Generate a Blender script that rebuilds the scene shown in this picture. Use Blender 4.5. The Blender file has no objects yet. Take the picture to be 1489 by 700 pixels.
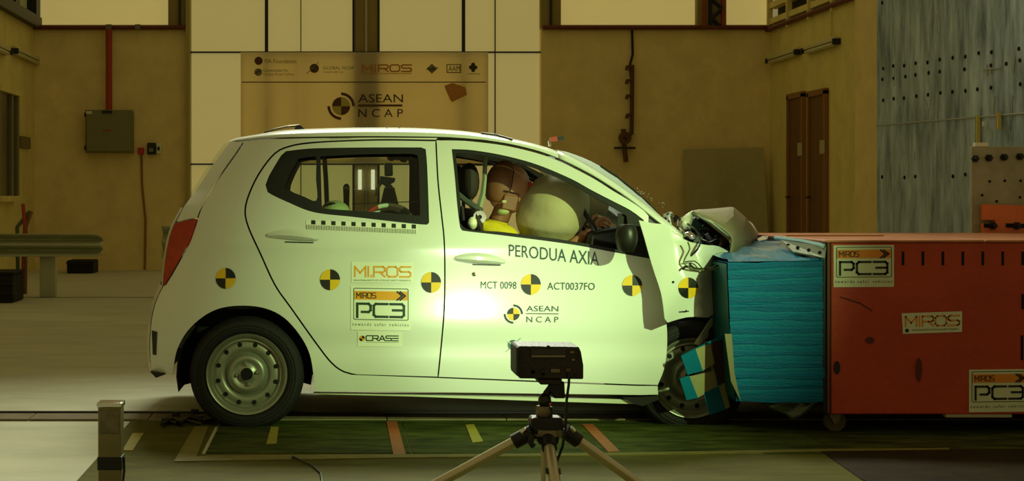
import bpy, bmesh, math, random
from mathutils import Vector, Matrix
from mathutils.geometry import delaunay_2d_cdt
random.seed(7)
SC = bpy.context.scene
COL = SC.collection
# ---------------------------------------------------------------- camera, world, lights
F, CX, CY, H = 2320.0, 485.0, 285.0, 1.17      # focal length in pixels (1489 wide), optical axis, eye height
cam = bpy.data.cameras.new('camera')
cam.sensor_width = 36; cam.lens = 36*F/1489
cam.shift_x = (744.5-CX)/1489; cam.shift_y = -(350-CY)/1489
cam.clip_end = 200
co = bpy.data.objects.new('camera', cam); COL.objects.link(co)
co.location = (0, 0, H); co.rotation_euler = (math.pi/2, 0, 0)
SC.camera = co
W = bpy.data.worlds.new('world'); SC.world = W; W.use_nodes = True
bg = W.node_tree.nodes['Background']
bg.inputs[0].default_value = (0.80, 0.65, 0.27, 1); bg.inputs[1].default_value = 0.27
def area(name, loc, target, size, sizey, col, power, spread=180):
    l = bpy.data.lights.new(name, 'AREA'); l.shape = 'RECTANGLE'; l.size = size; l.size_y = sizey
    l.color = col; l.energy = power; l.spread = math.radians(spread)
    o = bpy.data.objects.new(name, l); COL.objects.link(o); o.location = loc
    o.rotation_euler = (Vector(target)-Vector(loc)).to_track_quat('-Z', 'Y').to_euler()
    return o
def spot(name, loc, target, ang, blend, rad, col, power):
    l = bpy.data.lights.new(name, 'SPOT'); l.spot_size = math.radians(ang); l.spot_blend = blend
    l.shadow_soft_size = rad; l.color = col; l.energy = power
    o = bpy.data.objects.new(name, l); COL.objects.link(o); o.location = loc
    o.rotation_euler = (Vector(target)-Vector(loc)).to_track_quat('-Z', 'Y').to_euler()
    return o
# lamp on the right of the camera aimed at the car's doors
spot('key_light', (5.7, 1.0, 3.7), (1.05, 8.0, 0.78), 18.3, 1.0, 0.06, (0.68, 1.0, 0.40), 3500)
# bank of hall lamps above and behind the car
area('overhead_light', (0.6, 12.2, 5.4), (0.3, 3.6, 0.0), 3.0, 0.8, (0.95, 1.0, 0.76), 150, 84)
SC.view_settings.view_transform = 'Standard'; SC.view_settings.look = 'None'
SC.view_settings.gamma = 1; SC.view_settings.use_curve_mapping = False
SC.view_settings.exposure = 0.0

# ---------------------------------------------------------------- materials
def lin(c):
    return tuple((x/255/12.92 if x/255 <= .04045 else ((x/255+.055)/1.055)**2.4) for x in c)
MATS = {}
def mat(name, rgb, rough=.5, metal=0, var=.0, scale=8, bump=0, bscale=60, coat=0, rgb2=None, emit=None, estr=0, stretch=None, spec=.5):
    m = bpy.data.materials.new(name); m.use_nodes = True
    nt = m.node_tree; b = nt.nodes['Principled BSDF']
    c = lin(rgb)
    b.inputs['Base Color'].default_value = (*c, 1); b.inputs['Roughness'].default_value = rough
    b.inputs['Metallic'].default_value = metal; b.inputs['Coat Weight'].default_value = coat
    b.inputs['Coat Roughness'].default_value = .16; b.inputs['Specular IOR Level'].default_value = spec
    tc = nt.nodes.new('ShaderNodeTexCoord'); mp = nt.nodes.new('ShaderNodeMapping')
    nt.links.new(tc.outputs['Object'], mp.inputs[0])
    if stretch: mp.inputs['Scale'].default_value = stretch
    if var or rgb2:
        n = nt.nodes.new('ShaderNodeTexNoise'); n.inputs['Scale'].default_value = scale; n.inputs['Detail'].default_value = 6
        n.inputs['Roughness'].default_value = .65
        nt.links.new(mp.outputs[0], n.inputs[0])
        r = nt.nodes.new('ShaderNodeValToRGB'); nt.links.new(n.outputs[0], r.inputs[0])
        r.color_ramp.elements[0].position = .32; r.color_ramp.elements[1].position = .68
        c2 = lin(rgb2) if rgb2 else tuple(x*(1+var) for x in c)
        c1 = c if rgb2 else tuple(x*(1-var) for x in c)
        r.color_ramp.elements[0].color = (*c1, 1); r.color_ramp.elements[1].color = (*c2, 1)
        nt.links.new(r.outputs[0], b.inputs['Base Color'])
    if bump:
        n2 = nt.nodes.new('ShaderNodeTexNoise'); n2.inputs['Scale'].default_value = bscale; n2.inputs['Detail'].default_value = 4
        nt.links.new(mp.outputs[0], n2.inputs[0])
        bp = nt.nodes.new('ShaderNodeBump'); bp.inputs['Strength'].default_value = bump; bp.inputs['Distance'].default_value = .01
        nt.links.new(n2.outputs[0], bp.inputs['Height']); nt.links.new(bp.outputs[0], b.inputs['Normal'])
    if emit:
        b.inputs['Emission Color'].default_value = (*lin(emit), 1); b.inputs['Emission Strength'].default_value = estr
    MATS[name] = m
    return m
def glass(name, tint, fac, rough=.05, milk=0):
    m = bpy.data.materials.new(name); m.use_nodes = True; nt = m.node_tree
    nt.nodes.remove(nt.nodes['Principled BSDF']); out = nt.nodes['Material Output']
    t = nt.nodes.new('ShaderNodeBsdfTransparent'); t.inputs[0].default_value = (*tint, 1)
    g = nt.nodes.new('ShaderNodeBsdfGlossy'); g.inputs['Roughness'].default_value = rough
    mx = nt.nodes.new('ShaderNodeMixShader'); mx.inputs[0].default_value = fac
    nt.links.new(t.outputs[0], mx.inputs[1]); nt.links.new(g.outputs[0], mx.inputs[2])
    last = mx
    if milk:
        d = nt.nodes.new('ShaderNodeBsdfDiffuse'); d.inputs[0].default_value = (.75, .8, .78, 1)
        tl = nt.nodes.new('ShaderNodeBsdfTranslucent'); tl.inputs[0].default_value = (.75, .8, .78, 1)
        ad = nt.nodes.new('ShaderNodeMixShader'); nt.links.new(d.outputs[0], ad.inputs[1]); nt.links.new(tl.outputs[0], ad.inputs[2])
        v = nt.nodes.new('ShaderNodeTexVoronoi'); v.feature = 'DISTANCE_TO_EDGE'; v.inputs['Scale'].default_value = 28
        tc = nt.nodes.new('ShaderNodeTexCoord'); nt.links.new(tc.outputs['Object'], v.inputs['Vector'])
        mr = nt.nodes.new('ShaderNodeMapRange'); mr.inputs[1].default_value = 0; mr.inputs[2].default_value = .05
        mr.inputs[3].default_value = .95; mr.inputs[4].default_value = milk
        nt.links.new(v.outputs[0], mr.inputs[0])
        m2 = nt.nodes.new('ShaderNodeMixShader'); nt.links.new(mr.outputs[0], m2.inputs[0])
        nt.links.new(mx.outputs[0], m2.inputs[1]); nt.links.new(ad.outputs[0], m2.inputs[2]); last = m2
    nt.links.new(last.outputs[0], out.inputs[0]); MATS[name] = m
    return m
def cloth(name, rgb, trans, var=.06):
    m = mat(name, rgb, .8, var=var, scale=3); nt = m.node_tree; b = nt.nodes['Principled BSDF']
    t = nt.nodes.new('ShaderNodeBsdfTranslucent'); t.inputs[0].default_value = (*lin(rgb), 1)
    mx = nt.nodes.new('ShaderNodeMixShader'); mx.inputs[0].default_value = trans
    nt.links.new(b.outputs[0], mx.inputs[1]); nt.links.new(t.outputs[0], mx.inputs[2])
    nt.links.new(mx.outputs[0], nt.nodes['Material Output'].inputs[0]); return m

paint = mat('white_car_paint', (222, 226, 214), .32, coat=.7)
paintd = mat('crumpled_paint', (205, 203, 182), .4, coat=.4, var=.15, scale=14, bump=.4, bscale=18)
primer = mat('inner_body', (22, 20, 14), .8)
seal = mat('black_rubber_seal', (12, 10, 7), .7, bump=.3, bscale=200)
tyre = mat('tyre_rubber', (19, 17, 13), .75, bump=.5, bscale=150)
dark = mat('dark_plastic', (18, 16, 13), .45)
black = mat('black_paint', (12, 12, 10), .5)
under = mat('underbody', (26, 24, 18), .9, var=.3, scale=10)
rimm = mat('wheel_steel', (150, 152, 132), .38, .55, var=.06, scale=12)
chrome = mat('chrome', (225, 225, 215), .15, 1)
steel = mat('dull_steel', (120, 112, 88), .38, .7, var=.2, scale=30)
legm = mat('aluminium_leg', (205, 196, 165), .25, .6)
redl = mat('red_lamp_lens', (165, 8, 12), .2, coat=.8, var=.3, scale=22, bump=.3, bscale=60)
hole = mat('hole_black', (6, 5, 4), .9)
ylw = mat('sticker_yellow', (235, 190, 20), .5)
blk = mat('sticker_black', (18, 22, 14), .5)
org = mat('sticker_orange', (232, 160, 32), .5)
wht = mat('sticker_white', (232, 235, 215), .45)
grn = mat('sticker_dark_green', (20, 58, 40), .5)
gry = mat('sticker_grey_text', (120, 135, 105), .5)
labw = mat('label_paper', (215, 222, 190), .6, var=.05)
org2 = mat('label_orange', (225, 140, 40), .6)
def wallmat(name, rgb, streak=False):
    return mat(name, rgb, .85, var=.10, scale=2.2, bump=.25, bscale=35)
wall = wallmat('wall_paint', (236, 214, 146))
wall2 = wallmat('wall_paint_right', (226, 210, 132))
# ---------------------------------------------------------------- mesh helpers
ROOTS = {}
def P(px, py, Y):                      # a point of the photo put at depth Y
    return Vector(((px-CX)*Y/F, Y, H-(py-CY)*Y/F))
def thing(name, label, cat, loc, group=None, kind=None):
    o = bpy.data.objects.new(name, None); COL.objects.link(o); o.location = loc; o.empty_display_size = .1
    ROOTS[o.name] = Vector(loc)
    if kind: o['kind'] = kind
    else: o['label'] = label; o['category'] = cat
    if group: o['group'] = group
    return o
def rootloc(p):
    while p.parent: p = p.parent
    return ROOTS.get(p.name, Vector((0, 0, 0)))
def tag(o, label, cat, group=None):
    o['label'] = label; o['category'] = cat
    if group: o['group'] = group
    return o
class G:
    def __init__(s): s.v = []; s.f = []; s.m = []
    def add(s, vs, fs, mi=0):
        n = len(s.v); s.v += [Vector(a) for a in vs]
        for f in fs: s.f.append([i+n for i in f]); s.m.append(mi)
        return s
    def box(s, x0, x1, y0, y1, z0, z1, mi=0, M=None):
        vs = [Vector((x, y, z)) for x in (x0, x1) for y in (y0, y1) for z in (z0, z1)]
        if M: vs = [M @ v for v in vs]
        return s.add(vs, [(0, 1, 3, 2), (4, 6, 7, 5), (0, 4, 5, 1), (2, 3, 7, 6), (0, 2, 6, 4), (1, 5, 7, 3)], mi)
    def tube(s, pts, r, n=8, mi=0, cap=True, sq=1.0):
        pts = [Vector(p) for p in pts]
        rr = r if isinstance(r, (list, tuple)) else [r]*len(pts)
        vs = []; up = None
        for i, p in enumerate(pts):
            d = (pts[min(i+1, len(pts)-1)]-pts[max(i-1, 0)]).normalized()
            if up is None: up = Vector((0, 0, 1)) if abs(d.z) < .9 else Vector((1, 0, 0))
            a = d.cross(up).normalized(); b = a.cross(d).normalized(); up = b
            for k in range(n):
                t = 2*math.pi*k/n; vs.append(p+a*rr[i]*math.cos(t)+b*rr[i]*sq*math.sin(t))
        fs = []
        for i in range(len(pts)-1):
            for k in range(n):
                k2 = (k+1) % n; fs.append((i*n+k, i*n+k2, (i+1)*n+k2, (i+1)*n+k))
        if cap: fs.append(tuple(range(n-1, -1, -1))); fs.append(tuple((len(pts)-1)*n+k for k in range(n)))
        return s.add(vs, fs, mi)
    def lathe(s, prof, o, axis='y', n=32, mi=0):     # prof: (radius, along)
        o = Vector(o); vs = []
        for r, a in prof:
            for k in range(n):
                t = 2*math.pi*k/n; c, q = r*math.cos(t), r*math.sin(t)
                vs.append(o+(Vector((c, a, q)) if axis == 'y' else Vector((c, q, a)) if axis == 'z' else Vector((a, c, q))))
        fs = []
        for i in range(len(prof)-1):
            for k in range(n):
                k2 = (k+1) % n; fs.append((i*n+k, i*n+k2, (i+1)*n+k2, (i+1)*n+k))
        return s.add(vs, fs, mi)
    def ball(s, c, r, n=16, mi=0, M=None, fn=None):
        c = Vector(c); vs = []; h = n//2
        for i in range(h+1):
            a = math.pi*i/h
            for k in range(n):
                t = 2*math.pi*k/n; u = Vector((math.sin(a)*math.cos(t), math.sin(a)*math.sin(t), math.cos(a)))
                if fn: u = fn(u)
                w = Vector((u.x*r[0], u.y*r[1], u.z*r[2]))
                if M: w = M @ w
                vs.append(c+w)
        fs = []
        for i in range(h):
            for k in range(n):
                k2 = (k+1) % n; fs.append((i*n+k, (i+1)*n+k, (i+1)*n+k2, i*n+k2))
        return s.add(vs, fs, mi)
    def prism(s, pts, Y0, Y1, mi=0, px=True):        # outline in photo pixels, or (x, z); extruded in depth
        if px: a = [P(x, y, Y0) for x, y in pts]
        else: a = [Vector((x, Y0, z)) for x, z in pts]
        b = [v+Vector((0, Y1-Y0, 0)) for v in a]; n = len(a)
        fs = [tuple(range(n)), tuple(range(2*n-1, n-1, -1))]+[(i, n+i, n+(i+1) % n, (i+1) % n) for i in range(n)]
        return s.add(a+b, fs, mi)
    def loft(s, rows, mi=0, closed=False):
        n = len(rows[0]); vs = [p for r in rows for p in r]; fs = []
        for i in range(len(rows)-1):
            for k in range(n-1): fs.append((i*n+k, i*n+k+1, (i+1)*n+k+1, (i+1)*n+k))
            if closed: fs.append((i*n+n-1, i*n, (i+1)*n, (i+1)*n+n-1))
        return s.add(vs, fs, mi)
    def build(s, name, mats, parent=None, smooth=True, bevel=0, ang=35, solid=0, fix=True):
        L = rootloc(parent) if parent else Vector((0, 0, 0))
        me = bpy.data.meshes.new(name)
        me.from_pydata([v-L for v in s.v], [], s.f)
        if not isinstance(mats, (list, tuple)): mats = [mats]
        for m in mats: me.materials.append(m)
        if len(mats) > 1: me.polygons.foreach_set('material_index', s.m)
        if fix:
            bm = bmesh.new(); bm.from_mesh(me); bmesh.ops.remove_doubles(bm, verts=bm.verts, dist=1e-5)
            bmesh.ops.recalc_face_normals(bm, faces=bm.faces); bm.to_mesh(me); bm.free()
        if smooth:
            me.polygons.foreach_set('use_smooth', [True]*len(me.polygons)); me.set_sharp_from_angle(angle=math.radians(ang))
        me.update()
        o = bpy.data.objects.new(name, me); COL.objects.link(o)
        if parent: o.parent = parent
        if solid: md = o.modifiers.new('s', 'SOLIDIFY'); md.thickness = solid; md.offset = 0
        if bevel: md = o.modifiers.new('b', 'BEVEL'); md.width = bevel; md.segments = 2; md.limit_method = 'ANGLE'
        return o
def struct(o): o['kind'] = 'structure'; return o
def copy_tree(o, parent=None):
    c = o.copy(); COL.objects.link(c); c.parent = parent
    if parent is None: ROOTS[c.name] = ROOTS.get(o.name, Vector((0, 0, 0)))
    for ch in list(o.children): copy_tree(ch, c)
    return c
def S(pts, step=7):                    # smooth curve through pixel points
    out = []; n = len(pts)
    for i in range(n-1):
        p0 = pts[max(i-1, 0)]; p1 = pts[i]; p2 = pts[i+1]; p3 = pts[min(i+2, n-1)]
        k = max(1, int(math.dist(p1, p2)/step))
        for j in range(k):
            t = j/k
            out.append(tuple(.5*((2*b)+(-a+c)*t+(2*a-5*b+4*c-d)*t*t+(-a+3*b-3*c+d)*t**3) for a, b, c, d in zip(p0, p1, p2, p3)))
    out.append(pts[-1]); return out
def interp(tab, v):
    if v <= tab[0][0]: return tab[0][1]
    for (a, b), (c, d) in zip(tab, tab[1:]):
        if v <= c: return b+(d-b)*(v-a)/(c-a)
    return tab[-1][1]
def inpoly(x, y, P_):
    r = False; n = len(P_); j = n-1
    for i in range(n):
        xi, yi = P_[i]; xj, yj = P_[j]
        if (yi > y) != (yj > y) and x < (xj-xi)*(y-yi)/(yj-yi)+xi: r = not r
        j = i
    return r
def area2(p): return sum(p[i][0]*p[(i+1) % len(p)][1]-p[(i+1) % len(p)][0]*p[i][1] for i in range(len(p)))/2
def shrink(p, d):
    if d == 0: return p
    q = [p[0]]
    for a in p[1:]:
        if math.dist(a, q[-1]) > .5: q.append(a)
    if math.dist(q[0], q[-1]) < .5: q.pop()
    s = 1 if area2(q) > 0 else -1; n = len(q); out = []
    for i in range(n):
        a, b, c = q[i-1], q[i], q[(i+1) % n]
        u = (b[0]-a[0], b[1]-a[1]); v = (c[0]-b[0], c[1]-b[1]); lu = math.hypot(*u); lv = math.hypot(*v)
        nx = (-u[1]/lu-v[1]/lv)*s; ny = (u[0]/lu+v[0]/lv)*s; l = math.hypot(nx, ny) or 1
        out.append((b[0]+nx/l*d, b[1]+ny/l*d))
    return out
def densify(p, step):
    out = []
    for i in range(len(p)):
        a, b = p[i], p[(i+1) % len(p)]; k = max(1, int(math.dist(a, b)/step))
        out += [(a[0]+(b[0]-a[0])*j/k, a[1]+(b[1]-a[1])*j/k) for j in range(k)]
    return out
def fill2d(outer, holes, grid):        # triangles of an outline with holes, with inner grid points
    loops = [densify(l, grid) for l in [outer]+holes]
    pts = []; edges = []
    for l in loops:
        n = len(pts); pts += l; edges += [(n+i, n+(i+1) % len(l)) for i in range(len(l))]
    nb = len(pts)
    x0 = min(p[0] for p in outer); x1 = max(p[0] for p in outer); y0 = min(p[1] for p in outer); y1 = max(p[1] for p in outer)
    bnd = list(pts); yy = y0+grid/2; k = 0
    while yy < y1:
        xx = x0+grid/2*(1+k % 2)
        while xx < x1:
            if inpoly(xx, yy, loops[0]) and not any(inpoly(xx, yy, h) for h in loops[1:]) and all(abs(b[0]-xx)+abs(b[1]-yy) > grid*.55 for b in bnd):
                pts.append((xx, yy))
            xx += grid
        yy += grid; k += 1
    r = delaunay_2d_cdt([Vector(p) for p in pts], edges, [], 0, 1e-4)
    vs = [tuple(v) for v in r[0]]; tr = []
    for f in r[2]:
        cx = sum(vs[i][0] for i in f)/3; cy = sum(vs[i][1] for i in f)/3
        if inpoly(cx, cy, loops[0]) and not any(inpoly(cx, cy, h) for h in loops[1:]): tr.append(tuple(f))
    return vs, tr

# ---------------------------------------------------------------- the car's side surface: depth as a function of (x, z)
Y0C, YC = 8.0, 8.80                    # near side, centre plane of the car
REAR = [(0.2, -.93), (.45, -.94), (.6, -.92), (.75, -.87), (1.0, -.83), (1.1, -.80), (1.2, -.70), (1.35, -.6), (1.47, -.52), (1.6, -.45)]
def inset(x, z):
    s = .035*(max(0, (.5-z))/.3)**2+.022*(max(0, min(z, .95)-.5)/.43)**1.5
    s += .19*(max(0, z-.93)/.55)**1.45
    s -= .006*math.exp(-((z-.93)/.05)**2)*(1 if -.9 < x < 1.6 else 0)
    s += .010*math.exp(-((z-.42)/.07)**2)
    u = x-interp(REAR, z)
    if u < .38: s += .17*(1-max(u, -.05)/.38)**2.2
    s -= .024*max(0, min(x, 1.3)-.1)
    if x > 1.3: s += .05*((x-1.3)/.6)**2
    return s
def side(px, py, off=0, fn=inset):
    Y = Y0C
    for _ in range(5):
        v = P(px, py, Y); Y = Y0C+fn(v.x, v.z)
    v = P(px, py, Y+off); return v
def snormal(v, fn=inset):
    e = .004
    dx = (fn(v.x+e, v.z)-fn(v.x-e, v.z))/(2*e); dz = (fn(v.x, v.z+e)-fn(v.x, v.z-e))/(2*e)
    return Vector((dx, -1, dz)).normalized()
def mirror(v): return Vector((v.x, 2*YC-v.y, v.z))
def panel(name, outer, holes, m, parent, gap=1.0, grid=11, thick=.018, fn=inset, off=0, far=False, label=None):
    outer = shrink(outer, gap); holes = [shrink(h, -gap*.0) for h in holes]
    vs, tr = fill2d(outer, holes, grid)
    front = [side(a, b, off, fn) for a, b in vs]; nf = len(front)
    back = [v+Vector((0, thick, 0)) for v in front]
    nrm = [snormal(v, fn) for v in front]
    if far: front = [mirror(v) for v in front]; back = [mirror(v) for v in back]; nrm = [Vector((n.x, -n.y, n.z)) for n in nrm]
    faces = []; cnt = {}
    for t in tr:
        a, b, c = (front[i] for i in t); n = (b-a).cross(c-a)
        if n.dot(nrm[t[0]]) < 0: t = t[::-1]
        faces.append(t)
        for i in range(3): e = (t[i], t[(i+1) % 3]); cnt[e] = 1
    nfront = len(faces)
    rim = [(b, a, a+nf, b+nf) for a, b in cnt if (b, a) not in cnt]
    faces += [tuple(i+nf for i in f[::-1]) for f in faces[:nfront]] + rim
    g = G(); g.v = front+back; g.f = faces; g.m = [0]*len(faces)
    o = g.build(name, m, parent, smooth=True, fix=False)
    me = o.data; ln = [None]*len(me.loops)
    for p in me.polygons:
        for li in p.loop_indices:
            vi = me.loops[li].vertex_index
            ln[li] = nrm[vi] if p.index < nfront else p.normal.copy()
    me.normals_split_custom_set(ln)
    if label: o['label'] = label
    return o
# ---------------------------------------------------------------- flat print: shapes in pixels carried onto a surface
TXT = {}
def text2d(s):
    if s not in TXT:
        cu = bpy.data.curves.new('t', 'FONT'); cu.body = s; cu.resolution_u = 3
        ob = bpy.data.objects.new('t', cu); me = bpy.data.meshes.new_from_object(ob)
        vs = [(v.co.x, v.co.y) for v in me.vertices]; fs = [tuple(p.vertices) for p in me.polygons]
        bpy.data.meshes.remove(me); bpy.data.objects.remove(ob); bpy.data.curves.remove(cu)
        x0 = min(v[0] for v in vs); x1 = max(v[0] for v in vs); y0 = min(v[1] for v in vs); y1 = max(v[1] for v in vs)
        TXT[s] = ([((x-x0)/(x1-x0), (y-y0)/(y1-y0)) for x, y in vs], fs)
    return TXT[s]
def quadmap(q):                        # q = TL, TR, BR, BL ; (u, v) with v up
    tl, tr, br, bl = q
    return lambda u, v: tuple((bl[i]*(1-u)+br[i]*u)*(1-v)+(tl[i]*(1-u)+tr[i]*u)*v for i in (0, 1))
def rectq(x0, y0, x1, y1, tilt=0): return ((x0, y0), (x1, y0+tilt), (x1, y1+tilt), (x0, y1))
GL = {'M': [[(0, 0), (0, 1), (.5, .35), (1, 1), (1, 0)]], 'I': [[(.5, 0), (.5, 1)]], '.': [[(.5, 0), (.5, .08)]],
 'R': [[(0, 0), (0, 1)], [(0, 1), (.85, 1), (1, .87), (1, .58), (.85, .45), (.1, .45)], [(.55, .45), (1, 0)]],
 'O': [[(.18, 0), (0, .2), (0, .8), (.18, 1), (.82, 1), (1, .8), (1, .2), (.82, 0), (.18, 0)]],
 'S': [[(1, 1), (.15, 1), (0, .88), (0, .62), (.15, .5), (.85, .5), (1, .38), (1, .12), (.85, 0), (0, 0)]],
 'P': [[(0, -.04), (0, 1), (.85, 1), (1, .85), (1, .5), (.85, .36), (.36, .36)]],
 'C': [[(1, 1), (.15, 1), (0, .85), (0, .15), (.15, 0), (1, 0)]],
 '3': [[(0, 1), (.85, 1), (1, .86), (1, .14), (.85, 0), (0, 0)], [(.2, .52), (1, .52)]],
 'A': [[(0, 0), (.45, 1), (.55, 1), (1, 0)], [(.3, .3), (.85, .3)]],
 'E': [[(1, 1), (0, 1)], [(1, .5), (0, .5)], [(1, 0), (0, 0)]]}
class D:                               # a decal: layers of shapes
    def __init__(s): s.g = []; s.mats = []
    def tris(s, vs, fs, m, layer=1): s.g.append((vs, fs, m, layer)); return s
    def rect(s, q, m, layer=0, nx=6, ny=4):
        f = quadmap(q); vs = [f(i/nx, j/ny) for j in range(ny+1) for i in range(nx+1)]
        fs = [(j*(nx+1)+i, j*(nx+1)+i+1, (j+1)*(nx+1)+i+1, (j+1)*(nx+1)+i) for j in range(ny) for i in range(nx)]
        return s.tris(vs, fs, m, layer)
    def text(s, t, q, m, layer=1):
        vs, fs = text2d(t); f = quadmap(q); return s.tris([f(*v) for v in vs], fs, m, layer)
    def line(s, pts, t, m, layer=1):
        for a, b in zip(pts, pts[1:]):
            dx, dy = b[0]-a[0], b[1]-a[1]; l = math.hypot(dx, dy) or 1; dx /= l; dy /= l; h = t/2
            s.tris([(a[0]-dx*h-dy*h, a[1]-dy*h+dx*h), (b[0]+dx*h-dy*h, b[1]+dy*h+dx*h), (b[0]+dx*h+dy*h, b[1]+dy*h-dx*h), (a[0]-dx*h+dy*h, a[1]-dy*h-dx*h)], [(0, 1, 2, 3)], m, layer)
        return s
    def glyphs(s, t, q, m, thick, widths=None, layer=1, space=.22):
        ws = [widths.get(c, 1) if widths else 1 for c in t]; tot = sum(ws)+space*(len(t)-1); x = 0; f = quadmap(q)
        for c, w in zip(t, ws):
            for st in GL[c]: s.line([f((x+a*w)/tot, b) for a, b in st], thick, m, layer)
            x += w+space
        return s
    def sector(s, c, r, a0, a1, m, layer=1, r0=0, n=8, ry=None):
        ry = ry or r; vs = []; fs = []
        for i in range(n+1):
            a = math.radians(a0+(a1-a0)*i/n)
            for q in (r0/r, 1): vs.append((c[0]+r*q*math.cos(a), c[1]-ry*q*math.sin(a)))
        for i in range(n): fs.append((2*i, 2*i+1, 2*i+3, 2*i+2))
        return s.tris(vs, fs, m, layer)
    def build(s, name, surf, parent, label=None, step=.0012):
        g = G(); mats = []
        for vs, fs, m, layer in s.g:
            if m not in mats: mats.append(m)
            g.add([surf(x, y, -.0025-step*layer) for x, y in vs], fs, mats.index(m))
        o = g.build(name, mats, parent, smooth=False, fix=False)
        if label: o['label'] = label
        return o
def marker(c, r=14.5, ry=15.2):
    d = D(); 
    for k, m in enumerate((blk, ylw, blk, ylw)): d.sector(c, r, 90*k, 90*k+90, m, 1, ry=ry)
    return d
def ring_logo(d, c, r, db=blk, yb=ylw):
    d.sector(c, r*.66, 90, 180, db); d.sector(c, r*.66, 270, 360, db); d.sector(c, r*.66, 0, 90, yb); d.sector(c, r*.66, 180, 270, yb)
    d.sector(c, r, 0, 90, db, r0=r*.8); d.sector(c, r, 180, 270, db, r0=r*.8); return d
def pc3(x0, y0, x1, y1, tilt=0, paper=labw, t=1.0):
    d = D(); w = x1-x0; h = y1-y0
    Q = lambda a, b, c, e: ((x0+a*w, y0+b*h+tilt*a), (x0+c*w, y0+b*h+tilt*c), (x0+c*w, y0+e*h+tilt*c), (x0+a*w, y0+e*h+tilt*a))
    d.rect(Q(0, 0, 1, 1), paper, 0)
    q = quadmap(Q(.05, .05, .96, .76))
    d.line([q(0, .03), q(0, .97), q(.02, 1), q(.98, 1), q(1, .97), q(1, .03), q(.98, 0), q(.02, 0), q(0, .03)], .9*t, grn, 1)
    d.rect(Q(.06, .11, .95, .31), org2 if paper is labw else org, 1)
    d.glyphs('MIROS', Q(.1, .15, .42, .27), blk, 1.0*t, {'I': .3}, 2)
    for off in (0, .05):
        a = quadmap(Q(.78+off, .12, .86+off, .30)); d.line([a(0, 1), a(1, .5), a(0, 0)], 2.2*t, blk, 2)
    d.glyphs('PC3', Q(.11, .40, .89, .69), grn if paper is not labw else blk, 3.1*t, None, 2, .24)
    d.text('t o w a r d s   s a f e r   v e h i c l e s', Q(.03, .83, .97, .90), gry if paper is not labw else grn, 2)
    return d
# ---------------------------------------------------------------- the hall
YW = 25.1                              # back wall
def wx(px): return (px-CX)*YW/F
def wz(py): return H-(py-CY)*YW/F
floor_m = mat('concrete_floor', (182, 182, 156), .8, var=.0, rgb2=(202, 200, 172), scale=1.6, bump=.15, bscale=20, stretch=(1, 2.2, 1))
XL, XR = wx(50), wx(1120)
struct(G().box(XL-.2, 14, -3, YW+.3, -.3, 0).build('floor', floor_m, smooth=False))
# back wall: left part, right part, windows above them, gate in the middle
wb = thing('wall_back', '', '', (0, YW, 0), kind='structure')
zt = wz(41)
G().box(wx(50), wx(275), YW, YW+.3, 0, zt).build('wall_panel', wall, wb, smooth=False)
G().box(wx(787), wx(1122), YW, YW+.3, 0, zt).build('wall_panel', wall, wb, smooth=False)
colm = wallmat('column_paint', (150, 132, 75))
G().box(wx(245), wx(276), YW-.05, YW+.3, zt, 6.5).build('column', colm, wb, smooth=False)
G().box(wx(271), wx(277), YW-.12, YW+.3, 0, 6.5).build('gate_jamb', mat('gate_jamb_paint', (175, 160, 100), .7), wb, smooth=False)
G().box(wx(786), wx(815), YW-.05, YW+.3, zt, 6.5).build('column', colm, wb, smooth=False)
G().box(wx(1013), wx(1055), YW-.05, YW+.3, zt, 6.5).build('column', colm, wb, smooth=False)
tr = mat('rust_red_steel', (150, 62, 28), .7, var=.2)
for x in (262, 800): G().box(wx(x-1.5), wx(x+1.5), YW-.1, YW-.05, zt, 6.5).build('column_seam', dark, wb, smooth=False)
for x in (1022, 1031, 1049): G().box(wx(x-2), wx(x+2), YW-.12, YW-.05, zt, 6.5).build('truss_chord', tr if x != 1031 else dark, wb, smooth=False)
g = G()
for k in range(8):
    a = wz(41-k*14); b = wz(41-(k+1)*14); g.tube([(wx(1032 if k % 2 else 1048), YW-.1, a), (wx(1048 if k % 2 else 1032), YW-.1, b)], .03, 5)
g.build('truss_brace', dark, wb)
skyp = mat('backlit_window', (230, 215, 150), .6, emit=(226, 205, 122), estr=.36)
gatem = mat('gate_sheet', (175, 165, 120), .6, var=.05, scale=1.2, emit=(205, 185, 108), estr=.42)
for i, (a, b) in enumerate(((57, 245), (815, 1013), (1055, 1119))):
    w = thing('window_%d' % (i+1), '', '', (wx((a+b)/2), YW+.1, zt), kind='structure')
    G().box(wx(a), wx(b), YW+.12, YW+.16, zt, 6.5).build('pane', skyp, w, smooth=False)
    G().box(wx(a), wx(b), YW-.02, YW+.12, zt-.03, zt+.05).build('window_sill', colm, w, smooth=False)
# pipes along the wall top
def pipe(pts, r, m, name, lab, cat='pipe'):
    return tag(G().tube(pts, r, 8).build(name, m), lab, cat)
redp = mat('red_conduit', (170, 58, 22), .6, var=.15); rustp = mat('rust_conduit', (104, 44, 20), .7, var=.2)
t = thing('red_conduit', 'rust red conduit above the electrical cabinet with a branch running down to it', 'pipe', (wx(160), YW-.1, 2))
G().tube([(wx(50), YW-.1, wz(41)), (wx(270), YW-.1, wz(41))], .035).build('pipe_run', rustp, t)
G().tube([(wx(160), YW-.12, wz(38)), (wx(160), YW-.12, wz(160))], .05).build('pipe_drop', redp, t)
for x in (160, 202): G().box(wx(x-4), wx(x+4), YW-.17, YW, wz(44), wz(37)).build('pipe_clamp', steel, t, smooth=False)
tag(G().tube([(wx(788), YW-.1, wz(41)), (wx(1120), YW-.1, wz(41))], .035).build('red_conduit', rustp), 'rust red conduit along the top of the wall right of the gate', 'pipe')
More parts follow.
